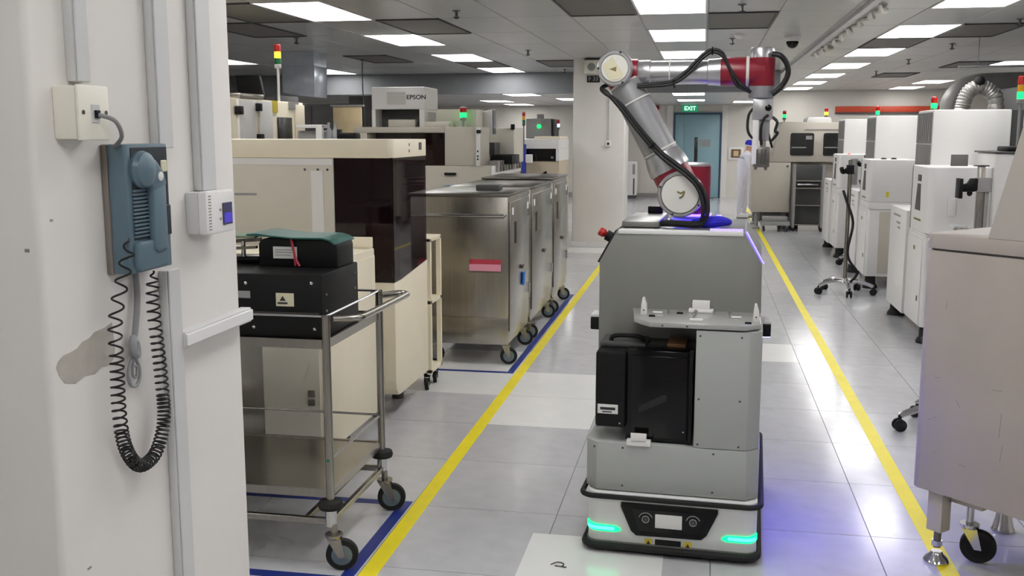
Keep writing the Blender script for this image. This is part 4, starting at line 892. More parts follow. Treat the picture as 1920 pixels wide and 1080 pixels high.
# black case docked in the front bay
bc = thing('docked_case', 'glossy black component case docked in the front bay of the mobile robot', 'case', (AM @ Vector((-0.115, 0.16, 0.43)))[:], AG_A)
def B(mb, name, m, parent=None): mb.bm.transform(AM); return mb.build(name, m, parent or bc)
B(MB().box(-0.30, -0.185, 0.03, 0.30, 0.487, 0.782, 0.010), 'side_unit', 'black_plastic')
B(MB().box(-0.186, 0.066, 0.05, 0.30, 0.436, 0.79, 0.006), 'case_body', 'black_gloss')
B(MB().box(-0.165, 0.045, 0.040, 0.052, 0.47, 0.77, 0.003), 'case_door', 'black_gloss')
B(MB().prism([(-0.135, 0.575), (-0.045, 0.622), (-0.03, 0.622), (-0.03, 0.60), (-0.135, 0.548)], 'y', 0.036, 0.041, 0.001), 'door_handle', 'black_matte')
B(MB().box(0.052, 0.066, 0.030, 0.052, 0.44, 0.80, 0.002), 'guide_rail', 'black_plastic')
lb_ = B(MB().box(-0.290, -0.212, 0.0275, 0.0305, 0.541, 0.577), 'label_sticker', 'label_white')
B(MB().box(-0.280, -0.222, 0.0265, 0.0275, 0.556, 0.566), 'print_bar', 'ink', lb_); B(MB().box(-0.272, -0.235, 0.0265, 0.0275, 0.546, 0.550), 'print_line', 'ink', lb_)
B(MB().box(-0.30, -0.12, 0.12, 0.28, 0.782, 0.80, 0.005), 'lid', 'machine_dark')
B(MB().tube([(-0.26, 0.16, 0.79), (-0.25, 0.16, 0.818), (-0.18, 0.16, 0.822), (-0.14, 0.16, 0.815), (-0.13, 0.16, 0.79)], 0.009, 8, 5), 'carry_handle', 'black_plastic')
B(MB().box(-0.04, 0.03, 0.12, 0.28, 0.79, 0.806, 0.003), 'top_pad', 'brown')
for x, z in ((-0.205, 0.505), (0.035, 0.483)): B(MB().lathe([(0.005, 0), (0.003, 0.003)], (x, 0.041 if x > 0 else 0.03, z), (0, -1, 0), 10), 'rivet', 'chrome')
B(MB().lathe([(0.008, 0), (0.006, 0.006)], (-0.30, 0.1, 0.56), (-1, 0, 0), 12), 'side_knob', 'rubber')

# ------------------------------------------------------------------ robot arm
ar = thing('robot_arm', 'silver and red six axis robot arm on the mobile robot base', 'robot arm', (AM @ Vector((-0.015, 0.74, 1.219)))[:], AG_A)
AMR = AM @ Matrix.Translation((0.02, 0, 0))
def G(mb, name, m, parent=None): mb.bm.transform(AMR); return mb.build(name, m, parent or ar)
G(MB().lathe([(0.095, 0), (0.095, 0.014), (0.08, 0.02), (0.08, 0.03)], (-0.015, 0.74, 1.219), (0, 0, 1), 32), 'base_flange', 'arm_grey')
G(MB().lathe([(0.081, 0.0), (0.084, 0.002), (0.084, 0.008), (0.081, 0.01)], (-0.015, 0.74, 1.249), (0, 0, 1), 32), 'added_glow_ring', 'added_blue_glow')  # glowing ring added to strengthen the blue light round the arm base
G(MB().lathe([(0.076, 0), (0.076, 0.212)], (-0.015, 0.74, 1.249), (0, 0, 1), 32), 'base_joint', 'arm_red')
G(MB().lathe([(0.077, 0), (0.077, 0.008), (0.06, 0.014), (0.0, 0.016)], (-0.015, 0.74, 1.461), (0, 0, 1), 32), 'base_joint_cap', 'arm_silver')
SH = Vector((-0.05, 0.60, 1.353)); EL = Vector((-0.33, 0.60, 1.864)); ud = (EL - SH).normalized()
j = MB(); j.lathe([(0.085, 0), (0.088, 0.006), (0.088, 0.16)], (SH.x, 0.515, SH.z), (0, 1, 0), 36); j.lathe([(0.082, 0), (0.080, 0.115)], SH, ud, 32)
sj = G(j, 'shoulder_joint', 'arm_red')
G(MB().lathe([(0.080, -0.012), (0.090, -0.012), (0.094, -0.004), (0.094, 0.014), (0.088, 0.018)], (SH.x, 0.500, SH.z), (0, 1, 0), 40, False), 'shoulder_ring', 'arm_silver', sj)
G(MB().lathe([(0.0, -0.006), (0.076, -0.005), (0.081, 0.004)], (SH.x, 0.496, SH.z), (0, 1, 0), 40, False), 'shoulder_cap', 'arm_cap', sj)
for a in (50, 160, 250, 330): G(MB().lathe([(0.005, 0), (0.004, 0.002)], (SH.x + 0.087 * math.cos(R(a)), 0.488, SH.z + 0.087 * math.sin(R(a))), (0, -1, 0), 8), 'cap_screw', 'ink', sj)
G(MB().tube([(SH.x - 0.012, 0.489, SH.z + 0.012), (SH.x + 0.004, 0.489, SH.z + 0.006), (SH.x + 0.016, 0.489, SH.z + 0.012), (SH.x + 0.01, 0.489, SH.z - 0.006), (SH.x - 0.004, 0.489, SH.z - 0.014)], 0.0035, 6, 4), 'cap_mark', 'sticker_mark', sj)
G(MB().lathe([(0.086, 0.108), (0.087, 0.118), (0.084, 0.15), (0.074, 0.188)], SH, ud, 36), 'lower_collar', 'arm_silver')
G(MB().lathe([(0.0715, 0.186), (0.069, 0.43)], SH, ud, 36), 'upper_arm_tube', 'arm_grey')
for q in (0.196, 0.425): G(MB().lathe([(0.070, q), (0.0735, q + 0.001), (0.0735, q + 0.007), (0.070, q + 0.008)], SH, ud, 36), 'seal_ring', 'arm_cap')
G(MB().lathe([(0.0690, 0.432), (0.067, 0.515)], SH, ud, 36), 'upper_collar', 'arm_grey')
G(MB().lathe([(0.0665, 0.512), (0.068, 0.514), (0.068, 0.519), (0.066, 0.520)], SH, ud, 36), 'seal_ring', 'arm_cap')
j = MB(); j.lathe([(0.066, 0), (0.069, 0.005), (0.069, 0.14)], (EL.x, 0.535, EL.z), (0, 1, 0), 36); j.lathe([(0.0655, 0.518), (0.064, 0.575)], SH, ud, 32); j.lathe([(0.056, 0.0), (0.054, 0.085)], (EL.x, 0.615, EL.z - 0.012), (1, 0, 0), 28)
ej = G(j, 'elbow_joint', 'arm_red')
G(MB().lathe([(0.058, -0.012), (0.068, -0.012), (0.0735, -0.004), (0.0735, 0.014), (0.069, 0.018)], (EL.x, 0.520, EL.z), (0, 1, 0), 40, False), 'elbow_ring', 'arm_silver', ej)
G(MB().lathe([(0.0, -0.005), (0.055, -0.004), (0.060, 0.004)], (EL.x, 0.515, EL.z), (0, 1, 0), 40, False), 'elbow_cap', 'arm_cap', ej)
G(MB().prism([(EL.x - 0.05, EL.z + 0.012), (EL.x - 0.01, EL.z + 0.045), (EL.x + 0.035, EL.z - 0.02), (EL.x + 0.03, EL.z - 0.042), (EL.x - 0.02, EL.z - 0.05)], 'y', 0.5085, 0.510), 'cap_sticker', 'sticker_cream', ej)
G(MB().prism([(EL.x - 0.022, EL.z - 0.004), (EL.x + 0.008, EL.z + 0.006), (EL.x + 0.006, EL.z - 0.014)], 'y', 0.5078, 0.5086), 'cap_mark', 'sticker_mark', ej)
for a in (180, 300, 70): G(MB().lathe([(0.005, 0), (0.004, 0.002)], (EL.x + 0.067 * math.cos(R(a)), 0.508, EL.z + 0.067 * math.sin(R(a))), (0, -1, 0), 8), 'cap_screw', 'ink', ej)
FA = Vector((EL.x, 0.62, 1.849)); fx = Vector((1, 0, 0))
G(MB().lathe([(0.050, 0.084), (0.0525, 0.088), (0.0525, 0.135), (0.049, 0.14), (0.0485, 0.372)], FA, fx, 36), 'forearm_tube', 'arm_silver')
G(MB().lathe([(0.050, 0.215), (0.051, 0.216), (0.051, 0.220), (0.050, 0.221)], FA, fx, 32), 'seal_ring', 'arm_cap')
G(MB().lathe([(0.050, 0.370), (0.053, 0.374), (0.055, 0.41), (0.057, 0.424)], FA, fx, 36), 'forearm_collar', 'arm_silver')
w1 = G(MB().lathe([(0.057, 0.424), (0.059, 0.43), (0.059, 0.53), (0.056, 0.60)], FA, fx, 36), 'wrist_joint', 'arm_red')
G(MB().lathe([(0.059, 0.525), (0.062, 0.527), (0.062, 0.536), (0.059, 0.538)], FA, fx, 36), 'wrist_ring', 'arm_cap', w1)
WX, WY = 0.257, 0.62
w2 = G(MB().lathe([(0.051, 0), (0.053, 0.004), (0.053, 0.112)], (WX, WY, 1.79), (0, 0, 1), 36), 'wrist_turn_joint', 'arm_red')
G(MB().lathe([(0.050, 0), (0.049, 0.034), (0.044, 0.042), (0.0, 0.044)], (WX, WY, 1.902), (0, 0, 1), 36), 'wrist_top_cap', 'arm_silver', w2)
G(MB().lathe([(0.048, 0), (0.050, 0.004), (0.050, 0.05)], (WX, WY, 1.742), (0, 0, 1), 36), 'tool_flange', 'arm_grey', w2)
gp = G(MB().box(0.226, 0.306, 0.585, 0.655, 1.655, 1.740, 0.004), 'gripper', 'arm_silver')
G(MB().lathe([(0.013, 0), (0.013, 0.004), (0.009, 0.006)], (0.288, 0.585, 1.702), (0, -1, 0), 18), 'gripper_lens', 'black_gloss', gp)
G(MB().box(0.228, 0.252, 0.59, 0.65, 1.475, 1.655, 0.003), 'gripper_plate', 'machine_white', gp)
G(MB().box(0.254, 0.296, 0.60, 0.645, 1.57, 1.655, 0.004), 'gripper_actuator', 'arm_grey', gp)
G(MB().box(0.236, 0.300, 0.592, 0.648, 1.462, 1.545, 0.004), 'gripper_block', 'steel_dark', gp)
G(MB().cyl((0.272, 0.62, 1.545), (0.272, 0.62, 1.575), 0.012, seg=14), 'gripper_rod', 'chrome', gp)
for x in (0.246, 0.286): G(MB().box(x - 0.006, x + 0.006, 0.61, 0.63, 1.45, 1.466, 0.002), 'gripper_finger', 'steel', gp)
for x in (0.250, 0.268, 0.286): G(MB().box(x - 0.003, x + 0.003, 0.589, 0.592, 1.475, 1.535), 'block_groove', 'machine_dark', gp)
G(MB().tube([(0.228, 0.60, 1.70), (0.212, 0.59, 1.675), (0.208, 0.59, 1.63), (0.214, 0.59, 1.60), (0.23, 0.595, 1.58)], 0.0055, 8, 6), 'gripper_cable', 'cord_black', gp)
G(MB().tube([(0.288, 0.585, 1.672), (0.274, 0.575, 1.66), (0.263, 0.575, 1.63), (0.262, 0.58, 1.585), (0.266, 0.592, 1.555)], 0.006, 8, 6), 'gripper_cable', 'cord_black', gp)
G(MB().tube([(0.306, 0.60, 1.665), (0.325, 0.59, 1.645), (0.318, 0.59, 1.61), (0.328, 0.59, 1.60), (0.305, 0.6, 1.57)], 0.006, 8, 6), 'gripper_cable', 'cord_black', gp)
for off in (0.0, 0.017):
    G(MB().tube([(0.035 + off * .3, 0.47, 1.235), (0.045 + off, 0.455, 1.27), (0.045 + off, 0.45, 1.32), (0.02 + off, 0.45, 1.385), (-0.03, 0.462 - off * .3, 1.435 + off), (-0.13, 0.50, 1.505 + off), (-0.22, 0.505, 1.60 + off), (-0.30, 0.505, 1.70 + off), (-0.36 - off * .5, 0.51, 1.765), (-0.385, 0.53, 1.785), (-0.36, 0.55, 1.80)], 0.0085, 10, 8), 'dress_cable', 'cord_black')
    G(MB().tube([(-0.24, 0.545, 1.79 + off * .4), (-0.18, 0.545, 1.792 + off * .5), (-0.10, 0.545, 1.80 + off * .6), (-0.04, 0.55, 1.835 + off), (0.02, 0.555, 1.90 + off * .8), (0.06, 0.56, 1.925 + off * .6), (0.10, 0.558, 1.91 + off * .6), (0.13, 0.555, 1.86), (0.155 + off, 0.553, 1.80), (0.185 + off, 0.555, 1.778), (0.215, 0.565, 1.765)], 0.007, 10, 8), 'forearm_cable', 'cord_black')
G(MB().tube([(0.295, 0.575, 1.915), (0.33, 0.57, 1.905), (0.355, 0.57, 1.87), (0.358, 0.57, 1.83), (0.335, 0.57, 1.785), (0.30, 0.575, 1.755)], 0.011, 10, 8), 'wrist_cable', 'cord_black')
for p, d in (((-0.09, 0.545, 1.80), (1, 0, 0.2)), ((-0.17, 0.50, 1.55), (-.6, 0, .7)), ((0.06, 0.56, 1.93), (1, 0, 0))):
    G(MB().lathe([(0.016, -0.003), (0.018, 0), (0.016, 0.003)], p, d, 14), 'cable_tie', 'black_plastic')

# ------------------------------------------------------------------ right side machines
nm = thing('angled_machine', 'large beige scratched machine standing at an angle at the right edge', 'machine', (0.80, 3.88, 0), R(-45))
def N(mb, name, m, parent=None): return mb.build(name, m, parent or nm, local=True)
m = MB(); m.prism([(0.028, 0.0), (1.0, 0.0), (1.0, 0.62), (-0.006, 0.62), (-0.006, 0.036), (0.0, 0.02), (0.012, 0.006)], 'z', 0.288, 1.182, 0.004)
N(m, 'lower_body', 'beige_scratched')
N(MB().prism([(0.036, 0.008), (0.99, 0.008), (0.99, 0.61), (0.0, 0.61), (0.0, 0.044)], 'z', 1.182, 1.190), 'seam', 'machine_dark')
N(MB().prism([(0.028, 0.0), (1.0, 0.0), (1.0, 0.62), (-0.006, 0.62), (-0.006, 0.036), (0.0, 0.02), (0.012, 0.006)], 'z', 1.190, 1.242, 0.003), 'upper_band', 'beige_scratched')
N(MB().prism([(0.235, 1.242), (0.375, 1.80), (1.0, 1.80), (1.0, 1.242)], 'y', 0.0, 0.5, 0.004), 'sloped_hood', 'beige')
for (x, z, l, a) in ((0.10, 0.99, 0.03, 80), (0.31, 0.72, 0.035, 5), (0.17, 0.64, 0.03, -55), (0.33, 0.60, 0.09, 88), (0.34, 0.50, 0.06, 85), (0.08, 0.72, 0.02, 15), (0.06, 0.56, 0.015, 10), (0.20, 0.42, 0.025, -10), (0.09, 0.44, 0.012, 20), (0.08, 0.57, 0.012, 4)):
    dx, dz = math.cos(R(a)) * l / 2, math.sin(R(a)) * l / 2; nx, nz = -math.sin(R(a)) * 0.0008, math.cos(R(a)) * 0.0008
    N(MB().prism([(x - dx - nx, z - dz - nz), (x + dx - nx, z + dz - nz), (x + dx + nx, z + dz + nz), (x - dx + nx, z - dz + nz)], 'y', -0.0004, 0.001), 'scratch', 'scuff')
lg = N(MB().box(0.056, 0.116, 0.03, 0.09, 0.128, 0.290, 0.003), 'leg', 'beige')
N(MB().cyl((0.086, 0.06, 0.06), (0.086, 0.06, 0.13), 0.0135, seg=16), 'foot_screw', 'steel_dark', lg)
N(MB().lathe([(0.022, 0), (0.022, 0.02)], (0.086, 0.06, 0.068), (0, 0, 1), 6), 'foot_nut', 'chrome', lg)
N(MB().lathe([(0.044, 0), (0.046, 0.008), (0.04, 0.02), (0.024, 0.034), (0.02, 0.045)], (0.086, 0.06, 0.0), (0, 0, 1), 28), 'foot_pad', 'chrome', lg)
N(MB().box(0.085, 0.225, 0.11, 0.25, 0.23, 0.289, 0.004), 'caster_mount', 'beige')
caster(0.145, 0.17, 0.064, 0.235, nm, R(30), fork='chrome', local=True, w=0.034, trail=0.034, hub='black_plastic')
lg = N(MB().box(0.90, 0.96, 0.03, 0.09, 0.128, 0.290, 0.003), 'leg', 'beige'); N(MB().lathe([(0.044, 0), (0.046, 0.008), (0.04, 0.02), (0.02, 0.13)], (0.93, 0.06, 0.0), (0, 0, 1), 24), 'foot_pad', 'chrome', lg)
for x in (0.06, 0.93):
    lg = N(MB().box(x - 0.03, x + 0.03, 0.53, 0.59, 0.128, 0.290, 0.003), 'leg', 'beige'); N(MB().lathe([(0.044, 0), (0.046, 0.008), (0.04, 0.02), (0.02, 0.13)], (x, 0.56, 0.0), (0, 0, 1), 24), 'foot_pad', 'chrome', lg)

def star_base(cx, cy, r, parent, n=5, a0=0.0, m='chrome', k_=1.3):
    w_ = 0.026 * k_; hz = w_ * 2 + 0.03
    MB().lathe([(0.04, 0), (0.045, 0.02), (0.03, 0.06)], (cx, cy, hz), (0, 0, 1), 20).build('base_hub', m, parent)
    for k in range(n):
        a = a0 + 2 * math.pi * k / n; c, s = math.cos(a), math.sin(a)
        lg = MB().tube([(cx + c * 0.03, cy + s * 0.03, hz + 0.03), (cx + c * r * 0.5, cy + s * r * 0.5, hz + 0.035), (cx + c * r * 0.85, cy + s * r * 0.85, hz + 0.006), (cx + c * r, cy + s * r, hz - 0.012)], lambda q: (0.019 - 0.005 * q) * k_ * 0.9, 10, 5).build('base_leg', m, parent)
        for q in (-1, 1):
            o = Vector((cx + c * r - s * q * 0.014 * k_, cy + s * r + c * q * 0.014 * k_, w_))
            MB().lathe([(w_ * 0.7, -0.009), (w_, -0.006), (w_, 0.006), (w_ * 0.7, 0.009)], o, (-s, c, 0), 18).build('caster_wheel', 'rubber', lg)
        MB().cyl((cx + c * r, cy + s * r, w_), (cx + c * r, cy + s * r, hz - 0.01), 0.009, seg=10).build('caster_stem', 'rubber', lg)
st = thing('work_stool', 'swivel stool with chrome star base half hidden behind the angled machine', 'stool', (1.37, 5.68, 0))
star_base(1.37, 5.68, 0.29, st, 5, R(190))
MB().cyl((1.37, 5.68, 0.12), (1.37, 5.68, 0.47), 0.025, seg=16).build('stool_column', 'chrome', st)
MB().lathe([(0.05, 0), (0.18, 0.01), (0.19, 0.04), (0.17, 0.07), (0.05, 0.08)], (1.37, 5.68, 0.46), (0, 0, 1), 28).build('stool_seat', 'black_matte', st)

# row of white machines
def row_machine(y0, xa, label, stand_light, big):
    t = thing('white_machine', label, 'machine', (xa + 0.4, y0 + 0.6, 0), 0, 'white machines along the right of the aisle')
    MB().prism(rrect(xa, xa + 0.72, y0 + 0.02, y0 + 0.62, (0.03, 0, 0, 0), 4), 'z', 0.13, 0.83, 0.006).build('lower_cabinet', 'machine_white', t)
    MB().box(xa + 0.12, xa + 0.70, y0 + 0.012, y0 + 0.022, 0.16, 0.80, 0.003).build('front_panel', 'beige', t)
    d = MB().box(xa - 0.008, xa, y0 + 0.06, y0 + 0.60, 0.15, 0.80, 0.003).build('side_door', 'machine_white', t)
    MB().box(xa - 0.012, xa - 0.008, y0 + 0.12, y0 + 0.145, 0.32, 0.36, 0.001).build('door_lock', 'machine_dark', d)
    MB().box(xa - 0.0095, xa - 0.008, y0 + 0.30, y0 + 0.36, 0.70, 0.73).build('door_mark', 'sticker_mark', d)
    MB().box(xa + 0.03, xa + 0.70, y0 + 0.622, y0 + 0.698, 0.16, 0.97).build('cable_gap', 'black_matte', t)
    sp = MB().box(xa - 0.01, xa + 0.7, y0 + 0.70, y0 + 1.42, 0.12, 0.975, 0.008).build('side_cabinet', 'machine_white', t)
    for q, (w_, z) in enumerate(((0.30, 0.90), (0.16, 0.84), (0.1, 0.80))): MB().box(xa - 0.012, xa - 0.010, y0 + 0.95, y0 + 0.95 + w_, z, z + 0.018).build('label_print', 'label_grey', sp)
    hz0, hz1 = (0.845, 1.352) if big else (0.90, 1.335)
    MB().box(xa + 0.002, xa + 0.66, y0 + 0.0, y0 + 0.62, 0.83, hz0, 0.003).build('joint_plate', 'machine_white', t)
    h = MB().prism(rrect(xa - 0.004, xa + 0.45, y0 - 0.01, y0 + 0.58, (0.05, 0.015, 0.015, 0.015), 6), 'z', hz0, hz1, 0.014).build('upper_housing', 'machine_white', t)
    yc = y0 + 0.29
    MB().box(xa - 0.007, xa - 0.003, yc - 0.06, yc + 0.06, 1.235, 1.285, 0.001).build('slot_window', 'window_dark', h)
    MB().prism([(yc - 0.05, 1.215), (yc + 0.06, 1.215), (yc + 0.12, 1.01), (yc - 0.07, 1.01)], 'x', xa - 0.007, xa - 0.003).build('slot_window', 'window_dark', h)
    MB().box(xa - 0.006, xa - 0.003, yc - 0.11, yc + 0.14, 0.93, 0.945).build('model_print', 'sticker_mark', h)
    MB().box(xa + 0.452, xa + 0.74, y0 + 0.06, y0 + 0.62, 0.83, hz1 - 0.03, 0.01).build('side_housing', 'machine_white', t)
    tb_ = MB().box(xa + 0.12, xa + 0.70, y0 + 0.55, y0 + 1.14, 0.975, 1.785, 0.012).build('tall_box', 'machine_white', t)
    for z in (1.03, 1.52): MB().box(xa + 0.112, xa + 0.12, y0 + 0.57, y0 + 1.12, z, z + (0.48 if z < 1.2 else 0.245), 0.002).build('louvre_panel', 'louvre', tb_)
    for q in range(7): MB().box(xa + 0.108, xa + 0.112, y0 + 0.60 + q * 0.07, y0 + 0.635 + q * 0.07, 1.54, 1.75).build('louvre_slat', 'machine_grey', tb_)
    MB().box(xa + 0.70, xa + 0.80, y0 + 0.6, y0 + 1.1, 0.83, 1.78).build('dark_gap_panel', 'machine_dark', t)
    for x, y in ((xa + 0.07, y0 + 0.09), (xa + 0.65, y0 + 0.09), (xa + 0.07, y0 + 1.35), (xa + 0.65, y0 + 1.35)):
        MB().lathe([(0.075, 0), (0.075, 0.02), (0.055, 0.05), (0.05, 0.135)], (x, y, 0), (0, 0, 1), 20).build('foot', 'rubber', t)
    if stand_light: stack_light(xa + 0.16, y0 + 0.75, 1.785, 1.80, t, lit='green', r=0.024 if big else 0.02, h=0.042, pole='steel_dark', order=('green', 'red'))
    return t
r2 = row_machine(8.05, 1.655, 'nearest white machine with rounded housing and monitor arm on the right', True, True)
# extra fittings on the nearest one
MB().box(1.675, 2.42, 7.45, 8.04, 0.805, 0.83, 0.004).build('front_shelf', 'machine_white', r2)
MB().box(2.10, 2.50, 7.98, 8.52, 0.83, 1.455, 0.012).build('control_box', 'machine_white', r2)
MB().box(2.08, 2.52, 7.96, 8.54, 1.455, 1.468, 0.003).build('control_box_lid', 'machine_dark', r2)
MB().box(2.18, 2.46, 8.02, 8.3, 1.468, 1.505, 0.012).build('black_printer', 'black_plastic', r2)
MB().lathe([(0.035, 0), (0.035, 0.012), (0.028, 0.014), (0.028, 0.03)], (2.245, 7.98, 1.35), (0, -1, 0), 20).build('stop_button', 'red_plastic', r2)
MB().box(1.80, 1.92, 8.035, 8.045, 1.36, 1.445, 0.002).build('louvre_patch', 'louvre', r2)
MB().box(1.795, 1.85, 8.02, 8.04, 0.99, 1.12, 0.004).build('switch_cover', 'label_white', r2)
MB().box(1.91, 1.955, 7.68, 7.72, 0.83, 1.37, 0.003).build('monitor_post', 'steel', r2)
MB().box(1.962, 1.99, 7.685, 7.715, 0.83, 1.20, 0.002).build('cable_channel', 'machine_grey', r2)
MB().box(1.90, 2.0, 7.66, 7.74, 1.19, 1.29, 0.004).build('post_clamp', 'machine_grey', r2)
ba = MB().box(1.775, 1.80, 7.62, 7.74, 1.145, 1.285, 0.004).build('bracket_plate', 'black_plastic', r2)
MB().prism([(1.80, 1.24), (1.84, 1.25), (1.86, 1.285), (1.91, 1.285), (1.91, 1.20), (1.875, 1.19), (1.80, 1.19)], 'y', 7.66, 7.71, 0.004).build('bracket_arm', 'black_plastic', ba)
MB().lathe([(0.016, 0), (0.020, 0.02), (0.010, 0.035)], (1.86, 7.685, 1.195), (0, 0, -1), 12).build('bracket_knob', 'black_plastic', ba)
MB().box(1.885, 1.975, 7.665, 7.735, 1.37, 1.378, 0.001).build('post_cap', 'machine_dark', r2)
stack_light(2.268, 8.1, 1.468, 1.85, r2, lit='green', r=0.027, h=0.052, pole='label_grey')
fx_ = thing('test_fixture', 'small metal fixture under a clear cover on the white machine shelf', 'fixture', (1.86, 7.65, 0.83))
MB().box(1.755, 1.90, 7.56, 7.72, 0.83, 0.85, 0.003).build('fixture_base', 'machine_grey', fx_)
MB().box(1.77, 1.83, 7.6, 7.7, 0.85, 0.94, 0.003).build('fixture_block', 'steel', fx_)
MB().box(1.845, 1.89, 7.6, 7.7, 0.85, 0.93, 0.003).build('fixture_block', 'machine_dark', fx_)
MB().box(1.75, 1.835, 7.57, 7.71, 0.945, 0.955).build('clear_lid', 'acrylic', fx_)
MB().prism([(2.02, 0.83), (2.09, 0.83), (2.11, 0.96), (2.09, 0.96), (2.06, 0.87)], 'y', 7.6, 7.7).build('dark_holder', 'black_plastic', fx_)
r3 = row_machine(10.92, 1.675, 'middle white machine with flat housing on the right of the aisle', True, False)
for x in (1.83, 1.93): MB().lathe([(0.03, 0), (0.026, 0.01), (0.012, 0.016)], (x, 11.1, 1.335), (0, 0, 1), 14).build('top_knob', 'black_plastic', r3)
MB().box(1.84, 1.87, 10.905, 10.912, 0.955, 1.01).build('warning_sticker', 'sticker_yellow', r3)
r4 = row_machine(13.6, 1.70, 'farthest white machine with a small red lamp on the right', False, False)
MB().lathe([(0.022, 0), (0.018, 0.012)], (1.82, 13.62, 1.335), (0, 0, 1), 12).build('red_lamp', 'lens_red_on', r4)
MB().box(1.84, 1.93, 13.575, 13.592, 0.95, 1.28, 0.003).build('front_gap', 'machine_grey', r4)
def monitor_stand(x, y, h, label):
    t = thing('monitor_stand', label, 'stand', (x, y, 0), 0, 'wheeled stands beside the white machines')
    star_base(x, y, 0.28, t, 5, R(200))
    MB().cyl((x, y, 0.12), (x, y, h), 0.02, seg=14).build('stand_pole', 'steel', t)
    MB().box(x - 0.018, x + 0.018, y + 0.012, y + 0.03, 0.15, 0.75, 0.003).build('cable_channel', 'label_grey', t)
    b = MB().box(x - 0.035, x + 0.035, y - 0.035, y + 0.035, h - 0.14, h - 0.05, 0.006).build('bracket', 'black_plastic', t)
    MB().tube([(x - 0.02, y, h - 0.09), (x - 0.07, y - 0.03, h - 0.12), (x - 0.09, y - 0.06, h - 0.08)], 0.022, 8, 5).build('bracket_arm', 'black_plastic', b)
    MB().tube([(x - 0.06, y - 0.03, h - 0.3), (x - 0.02, y - 0.05, h - 0.42), (x + 0.045, y - 0.05, h - 0.62), (x + 0.01, y - 0.04, h - 0.88), (x + 0.03, y - 0.05, h - 1.0), (x + 0.11, y - 0.05, h - 1.12), (x + 0.05, y - 0.03, h - 1.22)], 0.013, 8, 6).build('cable', 'cord_black', t)
monitor_stand(1.43, 10.56, 1.34, 'wheeled chrome stand with a black cable beside the middle white machine')
monitor_stand(1.93, 12.98, 1.34, 'wheeled chrome stand beside the farthest white machine')
# flexible ducts on the right
dk = thing('flexible_duct', 'corrugated silver duct elbow above the nearest white machine', 'duct', (2.55, 11.0, 1.9))
path = spline([Vector(p) for p in ((2.56, 11.1, 0.01), (2.56, 11.1, 1.0), (2.56, 11.1, 1.72), (2.57, 11.1, 1.90), (2.62, 11.1, 2.02), (2.72, 11.1, 2.06), (2.83, 11.1, 2.0), (2.88, 11.1, 1.86), (2.89, 11.1, 1.0), (2.89, 11.1, 0.01))], 14)
MB().tube(path, lambda q: 0.072 + 0.007 * math.sin(q * 520), 20).build('duct_hose', 'foil', dk)
MB().ball((2.70, 11.05, 2.12), 0.05).build('duct_clamp', 'black_matte', dk)
dk = thing('round_duct', 'grey round exhaust duct rising to the ceiling behind the white machines', 'duct', (3.0, 13.6, 1.3))
MB().tube([(3.0, 13.6, 1.3), (3.0, 13.6, 1.8), (3.04, 13.6, 2.04), (3.22, 13.6, 2.18), (3.6, 13.6, 2.21), (4.6, 13.6, 2.21), (6.58, 13.6, 2.21)], 0.13, 24, 8).build('duct_pipe', 'duct_grey', dk)
MB().cyl((3.0, 13.6, 0.0), (3.0, 13.6, 1.3), 0.14, seg=24).build('duct_base', 'duct_grey', dk)
eqp = thing('dark_oven', 'tall dark grey oven cabinet behind the white machines at far right', 'machine', (4.4, 12.2, 0))
MB().box(3.3, 5.6, 11.4, 12.7, 0.05, 2.1, 0.02).build('oven_body', 'machine_dark', eqp)
MB().box(3.35, 5.55, 11.45, 12.65, 0, 0.05).build('plinth', 'black_matte', eqp)
MB().box(3.26, 3.30, 11.5, 12.6, 0.3, 1.8, 0.006).build('oven_door', 'machine_grey', eqp)
wp = thing('white_side_machine', 'tall white machine panel behind the stack light at the right edge', 'machine', (2.95, 8.9, 0))
MB().box(2.60, 3.3, 8.55, 9.3, 0.1, 1.79, 0.012).build('machine_body', 'machine_white', wp)
MB().box(2.63, 3.27, 8.58, 9.27, 0, 0.1).build('plinth', 'machine_dark', wp)
MB().box(2.68, 3.22, 8.54, 8.55, 0.2, 1.7, 0.003).build('door', 'machine_white', wp)
for y, w in ((9.6, 'front'), (12.0, 'rear')):
    t = thing('ceiling_pipe', 'thin %s pipe hanging under the ceiling at the far right' % w, 'pipe', (4.5, y, 2.3))
    MB().cyl((2.7, y, 2.32), (6.6, y, 2.32), 0.012, seg=10).build('pipe_run', 'label_grey', t)
    for x in (2.9, 4.4): MB().cyl((x, y, 2.32), (x, y, ZC), 0.005, seg=8).build('hanger', 'label_grey', t)

# ------------------------------------------------------------------ far big machine, feeder rack
bm_ = thing('placement_machine', 'big beige placement machine with dark windows at the far end of the aisle', 'machine', (1.5, 18.0, 0))
MB().box(0.805, 1.425, 17.5, 18.6, 0.29, 1.122, 0.01).build('lower_body', 'beige', bm_)
MB().box(1.43, 2.5, 17.62, 18.6, 0.12, 1.122, 0.01).build('right_body', 'beige', bm_)
MB().prism([(1.09, 1.127), (1.215, 1.72), (1.27, 1.79), (2.5, 1.77), (2.5, 1.127)], 'y', 17.5, 18.6, 0.012).build('upper_hood', 'beige', bm_)
for x0, x1 in ((1.40, 1.775), (1.925, 2.3)): 
    w_ = MB().prism(rrect(x0, x1, 1.235, 1.605, 0.03, 4), 'y', 17.488, 17.502).build('window', 'window_dark', bm_)
    MB().box(x0 + 0.02, x1 - 0.12, 17.485, 17.489, 1.36, 1.378).build('inner_rail', 'machine_grey', w_)
    MB().box(x1 - 0.13, x1 - 0.03, 17.485, 17.489, 1.50, 1.56).build('inner_card', 'machine_grey', w_)
